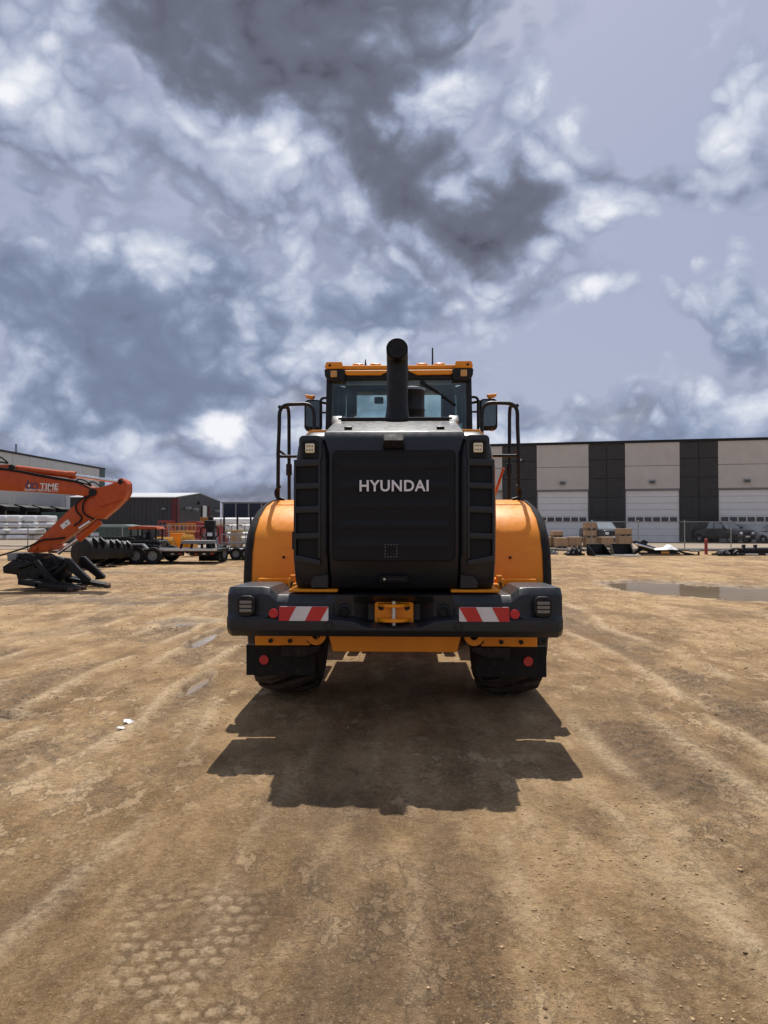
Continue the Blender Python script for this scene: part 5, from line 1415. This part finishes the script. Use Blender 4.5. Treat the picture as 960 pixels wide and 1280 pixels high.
def car(name, label, loc, rz, L, W, stations, green, paint, trim, wheel_r, wheels, pickup=False):
    """stations: (x along length, half width, z bottom, z shoulder); front is +x"""
    t = thing(name, label, 'pickup' if pickup else 'car', loc, rz)
    loops = []
    for x, hw, zb, zs in stations:
        loops.append([(x, -hw * .92, zb), (x, -hw, zb + .12), (x, -hw, zb + (zs - zb) * .62), (x, -hw * .93, zs - .03), (x, -hw * .80, zs), (x, hw * .80, zs), (x, hw * .93, zs - .03), (x, hw, zb + (zs - zb) * .62), (x, hw, zb + .12), (x, hw * .92, zb)])
    MB().loft(loops).build('car_body', paint, t, bevel=.02, smooth=50)
    (xa, xb, zc, xc, xd, hw, hr, zr) = green      # rear foot, front foot, belt, roof rear, roof front, half widths, roof z
    zr -= .05
    MB().loft([[(xa, -hw, zc), (xb, -hw, zc), (xb, hw, zc), (xa, hw, zc)], [(xc, -hr, zr), (xd, -hr, zr), (xd, hr, zr), (xc, hr, zr)]]).build('greenhouse_glass', M_CGLASS, t, bevel=.02, seg=1, smooth=0)
    MB().loft([[(xc - .05, -hr - .02, zr - .02), (xd + .06, -hr - .02, zr - .02), (xd + .06, hr + .02, zr - .02), (xc - .05, hr + .02, zr - .02)], [(xc + .05, -hr + .1, zr + .06), (xd - .15, -hr + .1, zr + .06), (xd - .15, hr - .1, zr + .06), (xc + .05, hr - .1, zr + .06)]]).build('roof', paint, t, bevel=.02)
    def pil(u):
        xl = xa + (xb - xa) * u; xt = xc + (xd - xc) * u
        for s in (-1, 1):
            MB().loft([[(xl - .05, s * (hw + .005), zc - .02), (xl + .05, s * (hw + .005), zc - .02), (xl + .05, s * (hw - .06), zc - .02), (xl - .05, s * (hw - .06), zc - .02)], [(xt - .04, s * (hr + .008), zr), (xt + .04, s * (hr + .008), zr), (xt + .04, s * (hr - .06), zr), (xt - .04, s * (hr - .06), zr)]]).build('roof_pillar', paint, t, smooth=0)
    for u in (0, .42, 1): pil(u)
    ty, ri = mk_wheel(wheel_r, .26)
    for x in wheels:
        for s in (-1, 1):
            w = put('wheel', ri, t, (x, s * (W / 2 - .12), wheel_r), (0, 0, 0 if s < 0 else math.pi)); put('tyre', ty, w)
            MB().prism([(x + (wheel_r + .07) * math.cos(a), wheel_r + (wheel_r + .07) * math.sin(a)) for a in np.linspace(0, math.pi, 12)] + [(x + (wheel_r) * math.cos(a), wheel_r + (wheel_r) * math.sin(a)) for a in np.linspace(math.pi, 0, 12)], s * (W / 2 - .06), s * (W / 2 + .015)).build('wheel_arch', M_BLACK, t, smooth=0)
    xf = stations[-1][0]; hf = stations[-1][1]; zb, zs = stations[-1][2], stations[-1][3]
    g = trim
    MB().bb(xf - .05, xf + .03, -hf * .55, hf * .55, zb + (zs - zb) * .38, zs - .06).build('grille', M_BLACK, t, bevel=.02)
    MB().bb(xf - .1, xf + .06, -hf * .98, hf * .98, zb - .02, zb + (zs - zb) * .30).build('bumper', g, t, bevel=.05)
    for s in (-1, 1):
        MB().bb(xf - .12, xf + .025, s * hf * .60, s * hf * .96, zs - .30, zs - .09).build('headlight', M_HLAMP, t, bevel=.03)
        MB().box((xb - .12, s * (hw + .16), zc + .10), (.12, .24, .2)).build('wing_mirror', paint, t, bevel=.04)
        MB().box((xa + (xb - xa) * .62, s * (hw + .04), zc - .16), (.22, .04, .04)).build('door_handle', trim, t, bevel=.01)
    MB().bb(xf + .03, xf + .065, -.24, .24, zb + .08, zb + .20).build('number_plate', M_WHITEP, t, smooth=0)
    return t
pick_st = [(-2.9, .93, .55, 1.28), (-2.85, .98, .45, 1.32), (-.9, 1.0, .42, 1.32), (.9, 1.0, .40, 1.30), (1.1, 1.0, .40, 1.28), (2.3, .99, .40, 1.24), (2.75, .95, .42, 1.18), (2.88, .86, .46, 1.10)]
pick_gr = (-1.0, 1.35, 1.28, -.75, .55, .90, .74, 1.96)
car('pickup_truck', 'black pickup truck parked before the dark panels, left of the grey van', (gx(906, 67), 67.6, .02), R(-70), 5.8, 2.0, pick_st, pick_gr, M_CARB, M_BLACK, .40, (-1.75, 1.9), True)
car('pickup_truck', 'dark grey pickup truck parked behind the wooden crates', (gx(760, 64), 66, .02), R(-84), 5.8, 2.0, pick_st, pick_gr, M_CARS, M_GREYP, .40, (-1.75, 1.9), True)
van_st = [(-2.4, .84, .45, 1.05), (-2.3, .93, .35, 1.12), (-.5, .98, .30, 1.12), (1.0, .98, .30, 1.10), (1.7, .96, .30, 1.02), (2.2, .90, .32, .92), (2.42, .74, .36, .80)]
van_gr = (-2.25, 1.75, 1.08, -1.95, .55, .90, .70, 1.74)
car('family_van', 'silver grey family van parked right of the black pickup', (gx(941, 67), 66.4, .02), R(-66), 4.9, 1.98, van_st, van_gr, M_CARG, M_CARG, .34, (-1.5, 1.5))
car('parked_car', 'black car cut by the right edge of the view', (gx(978, 67), 67.6, .02), R(-66), 4.7, 1.9, van_st, (-1.9, 1.3, 1.08, -1.5, .4, .88, .66, 1.60), M_CARB, M_BLACK, .34, (-1.5, 1.5))


AD = 40.0
def A(px, D=AD): return (gx(px, D), D, hz(gx(px, D), D))
def atx(px, c, D=AD): return (px - c) * D / F
def az_(py, D=AD): return max(.0, gz(py, D) + .02)

def small_bucket(px0, px1, py0, py1, D, rz, lab):
    c = (px0 + px1) / 2; t = thing('skid_steer_bucket', lab, 'bucket', A(c, D), rz, 'attachments laid out along the right fence')
    w = (px1 - px0) / 2 * D / F; h = gz(py0, D) - max(0, gz(py1, D))
    pr = [(-.45, 0), (.30, 0), (.45, .15 * h), (.42, h), (.36, h), (.36, .2 * h), (.26, .07 * h), (-.45, .05)]
    MB().prism(pr, -w, w, 'x').build('bucket_shell', M_STEELB, t, bevel=.006)
    for s in (-1, 1): MB().prism([(-.45, 0), (.30, 0), (.44, .15 * h), (.41, h), (.25, h), (-.40, .16 * h)], s * (w - .03), s * w, 'x').build('side_plate', M_STEELB, t)
    MB().bb(-w, w, .30, .44, h, h + .05).build('top_lip', M_STEELB, t, bevel=.01)
    MB().bb(-w, w, -.50, -.44, -.0, .04).build('cutting_edge', M_PALEM, t)
small_bucket(737, 760, 681.5, 696, 39.2, R(14), 'black bucket turned slightly left, in front of the single crate')
small_bucket(765, 790, 680.5, 693, 40.6, R(-4), 'wide black bucket facing out, in front of the tall crate pair')

def junk(name, lab, px0, px1, py0, py1, D, seed, m=M_STEELB, accent=None):
    """a heap-like implement: frame beams, plates, cylinders and hoses on a skid"""
    rg = random.Random(seed); c = (px0 + px1) / 2; t = thing(name, lab, 'attachment', A(c, D), R(rg.uniform(-8, 8)), 'attachments laid out along the right fence')
    w = (px1 - px0) / 2 * D / F; h = gz(py0, D) - max(0, gz(py1, D))
    MB().bb(-w, w, -.4, -.25, .02, .12).build('skid_beam', m, t, bevel=.01)
    MB().bb(-w, w, .25, .4, .02, .12).build('skid_beam', m, t, bevel=.01)
    MB().prism([(-w * .8, .12), (w * .75, .12), (w * .6, h * .7), (w * .1, h * .85), (-w * .6, h * .62)], -.3, .3).build('gearbox', m, t, bevel=.04)
    for k in range(3):
        x = rg.uniform(-w * .7, w * .5); MB().tube([(x, -.36, .1), (x + rg.uniform(.2, .5) * w, -.34, h * rg.uniform(.6, 1))], .05, 8).build('ram', m, t)
    for k in range(2):
        x = rg.uniform(-w * .6, w * .4); MB().tube(fillet([(x, -.3, .2), (x + .1, -.42, h), (x + .4, -.42, h * .9), (x + .5, -.3, .2)], .2), .025, 6).build('hose', M_RUB, t)
    MB().cyl((rg.uniform(-w * .4, w * .4), -.3, h * .45), h * .22, .14, 'y', 14).build('motor', accent or M_GREYP, t, bevel=.01)
    for k in range(2):
        x = rg.uniform(-w * .8, w * .6); MB().box((x, -.33, h * rg.uniform(.25, .6)), (.16, .05, .1)).build('plate', accent or M_WHITEP, t)
    return t
junk('auger_head', 'small pale auger head half behind the loader fender', 676, 695, 686, 693, 41.5, 2, M_GREYM)
junk('grapple_rake', 'black grapple with pale fittings in front of the lone crate', 706, 729, 684.5, 695.5, 39.8, 4)
fk = thing('pallet_forks', 'pale pallet forks lying flat before the wide black bucket', 'forks', A(783, 38.6))
for k, (a, b) in enumerate(((766, 782), (772, 798))):
    MB().loft([[(atx(a, 783, 38.6), -.3 * k, .02), (atx(a, 783, 38.6), -.3 * k + .12, .02), (atx(a, 783, 38.6), -.3 * k + .12, .08), (atx(a, 783, 38.6), -.3 * k, .08)], [(atx(b, 783, 38.6), -.3 * k - .1, .02), (atx(b, 783, 38.6), -.3 * k + .02, .02), (atx(b, 783, 38.6), -.3 * k + .02, .06), (atx(b, 783, 38.6), -.3 * k - .1, .06)]]).build('fork', M_PALEM, fk, bevel=.01)
MB().bb(atx(780, 783, 38.6), atx(800, 783, 38.6), -.1, .02, .0, .10).build('fork_carriage', M_PALEM, fk, bevel=.01)
bh = thing('backhoe_attachment', 'long black backhoe arm attachment under a white sheet by the fence', 'attachment', A(818), 0, 'attachments laid out along the right fence')
bx = lambda px: atx(px, 818)
MB().prism([(bx(789), az_(677)), (bx(793), az_(676)), (bx(822), az_(686)), (bx(846), az_(688)), (bx(846), az_(693)), (bx(815), az_(693)), (bx(800), az_(686))], -.15, .1).build('boom', M_STEELB, bh, bevel=.02)
MB().prism([(bx(795), az_(694)), (bx(802), az_(690)), (bx(812), az_(678)), (bx(806), az_(675)), (bx(803), az_(677)), (bx(799), az_(686)), (bx(792), az_(692))], .15, .3).build('dipper', M_STEELB, bh, bevel=.02)
MB().bb(bx(800), bx(847), -.35, .3, .02, az_(691)).build('subframe', M_STEELB, bh, bevel=.02)
MB().tube([(bx(792), -.2, az_(680)), (bx(815), -.2, az_(686.5))], .06, 10).build('ram', M_CHROME, bh)
MB().bb(bx(823), bx(833), -.38, -.35, az_(692), az_(689.5)).build('caution_plate', M_YEL, bh)
MB().bb(bx(800), bx(848), -.5, -.36, .0, .08).build('timber_bearer', M_WOODD, bh)
ws = thing('white_sheet', 'crumpled white sheet draped over the black backhoe attachment', 'sheet', (gx(829, AD), AD - .1, az_(688.3)))
rg = random.Random(9); LP = []
for k in range(9):
    u = k / 8; LP.append([((u - .5) * 1.25, y, (.08 + .22 * math.exp(-((u - .7) / .16) ** 2) + .06 * rg.random()) * (1 - .9 * (abs(y) / .33) ** 2) + .02) for y in (-.33, -.2, -.05, .08, .2, .33)])
MB().loft(LP, caps=False, closed=False).build('sheet_cloth', M_WHITEP, ws, smooth=60)
gf = thing('quick_hitch_frame', 'low grey hitch frame lying left of the red post', 'frame', A(861, 40), 0, 'attachments laid out along the right fence')
for (a, b, c, d) in ((847, 688.5, 862, 695), (848, 695, 874, 695), (862, 689, 873, 689), (873, 689, 874, 695), (852, 691, 868, 694)):
    MB().tube([(atx(a, 861, 40), 0, az_(b, 40)), (atx(c, 861, 40), .1, az_(d, 40))], .055, 8).build('frame_bar', M_STEELB if a != 862 else M_GREYM, gf)
rp = thing('red_bollard', 'short red steel bollard standing at the kerb', 'bollard', A(882.3, 41.2))
MB().cyl((0, 0, .38), .085, .92, 'z', 14).build('post', M_REDM, rp)
MB().ico((0, 0, .84), .085, 2, (1, 1, .5)).build('cap', M_REDM, rp)
junk('brush_cutter', 'broad black cutter attachment right of the red bollard', 893, 926, 684.5, 696.5, 39.6, 12)
rl = thing('steel_roller', 'black steel roller attachment with two uprights beside the cutter', 'attachment', A(946), 0, 'attachments laid out along the right fence')
MB().lathe([(0, -1.35), (.17, -1.35), (.19, -1.3), (.19, 1.3), (.17, 1.35), (0, 1.35)], (.35, 0, az_(689)), 'x', 20).build('roller_drum', M_STEELB, rl)
MB().bb(-1.0, 1.8, -.3, .3, .02, .14).build('skid', M_STEELB, rl, bevel=.02)
for px in (929, 943.5):
    MB().bb(atx(px, 946) - .06, atx(px, 946) + .06, -.1, .1, .1, az_(682.5)).build('upright', M_STEELB, rl, bevel=.03)
    MB().cyl((atx(px, 946), -.02, az_(682.5)), .07, .2, 'y', 10).build('upright_head', M_STEELB, rl)
for k in range(2): MB().bb(-.8 + k * 1.1, -.1 + k * 1.1, -.34, -.31, .04, .11).build('pale_strip', M_WHITEP, rl)

# scraps on the dirt
for k, (px, py, s, lab) in enumerate(((163, 903, 1.0, 'larger scrap of torn white plastic lying on the dirt'), (153, 913, .7, 'smaller scrap of white plastic just below the larger one'))):
    D = EYE * F / (py - HOR); x = gx(px, D); rg = random.Random(20 + k); P = []
    for i in range(5):
        P.append([((i - 2) * .028 * s + rg.uniform(-.008, .008), (j - 1) * .045 * s * (1 - abs(i - 2) * .28) + rg.uniform(-.01, .01), .006 + rg.uniform(0, .022) * s) for j in range(3)])
    o = MB().loft(P, caps=False, closed=False).build('plastic_scrap', mat('white_plastic', (.62, .61, .57), .5), smooth=0, loc=(x, D, hz(x, D)), rz=R(-50))
    so = o.modifiers.new('thick', 'SOLIDIFY'); so.thickness = .003
    tag(o, lab, 'scrap')
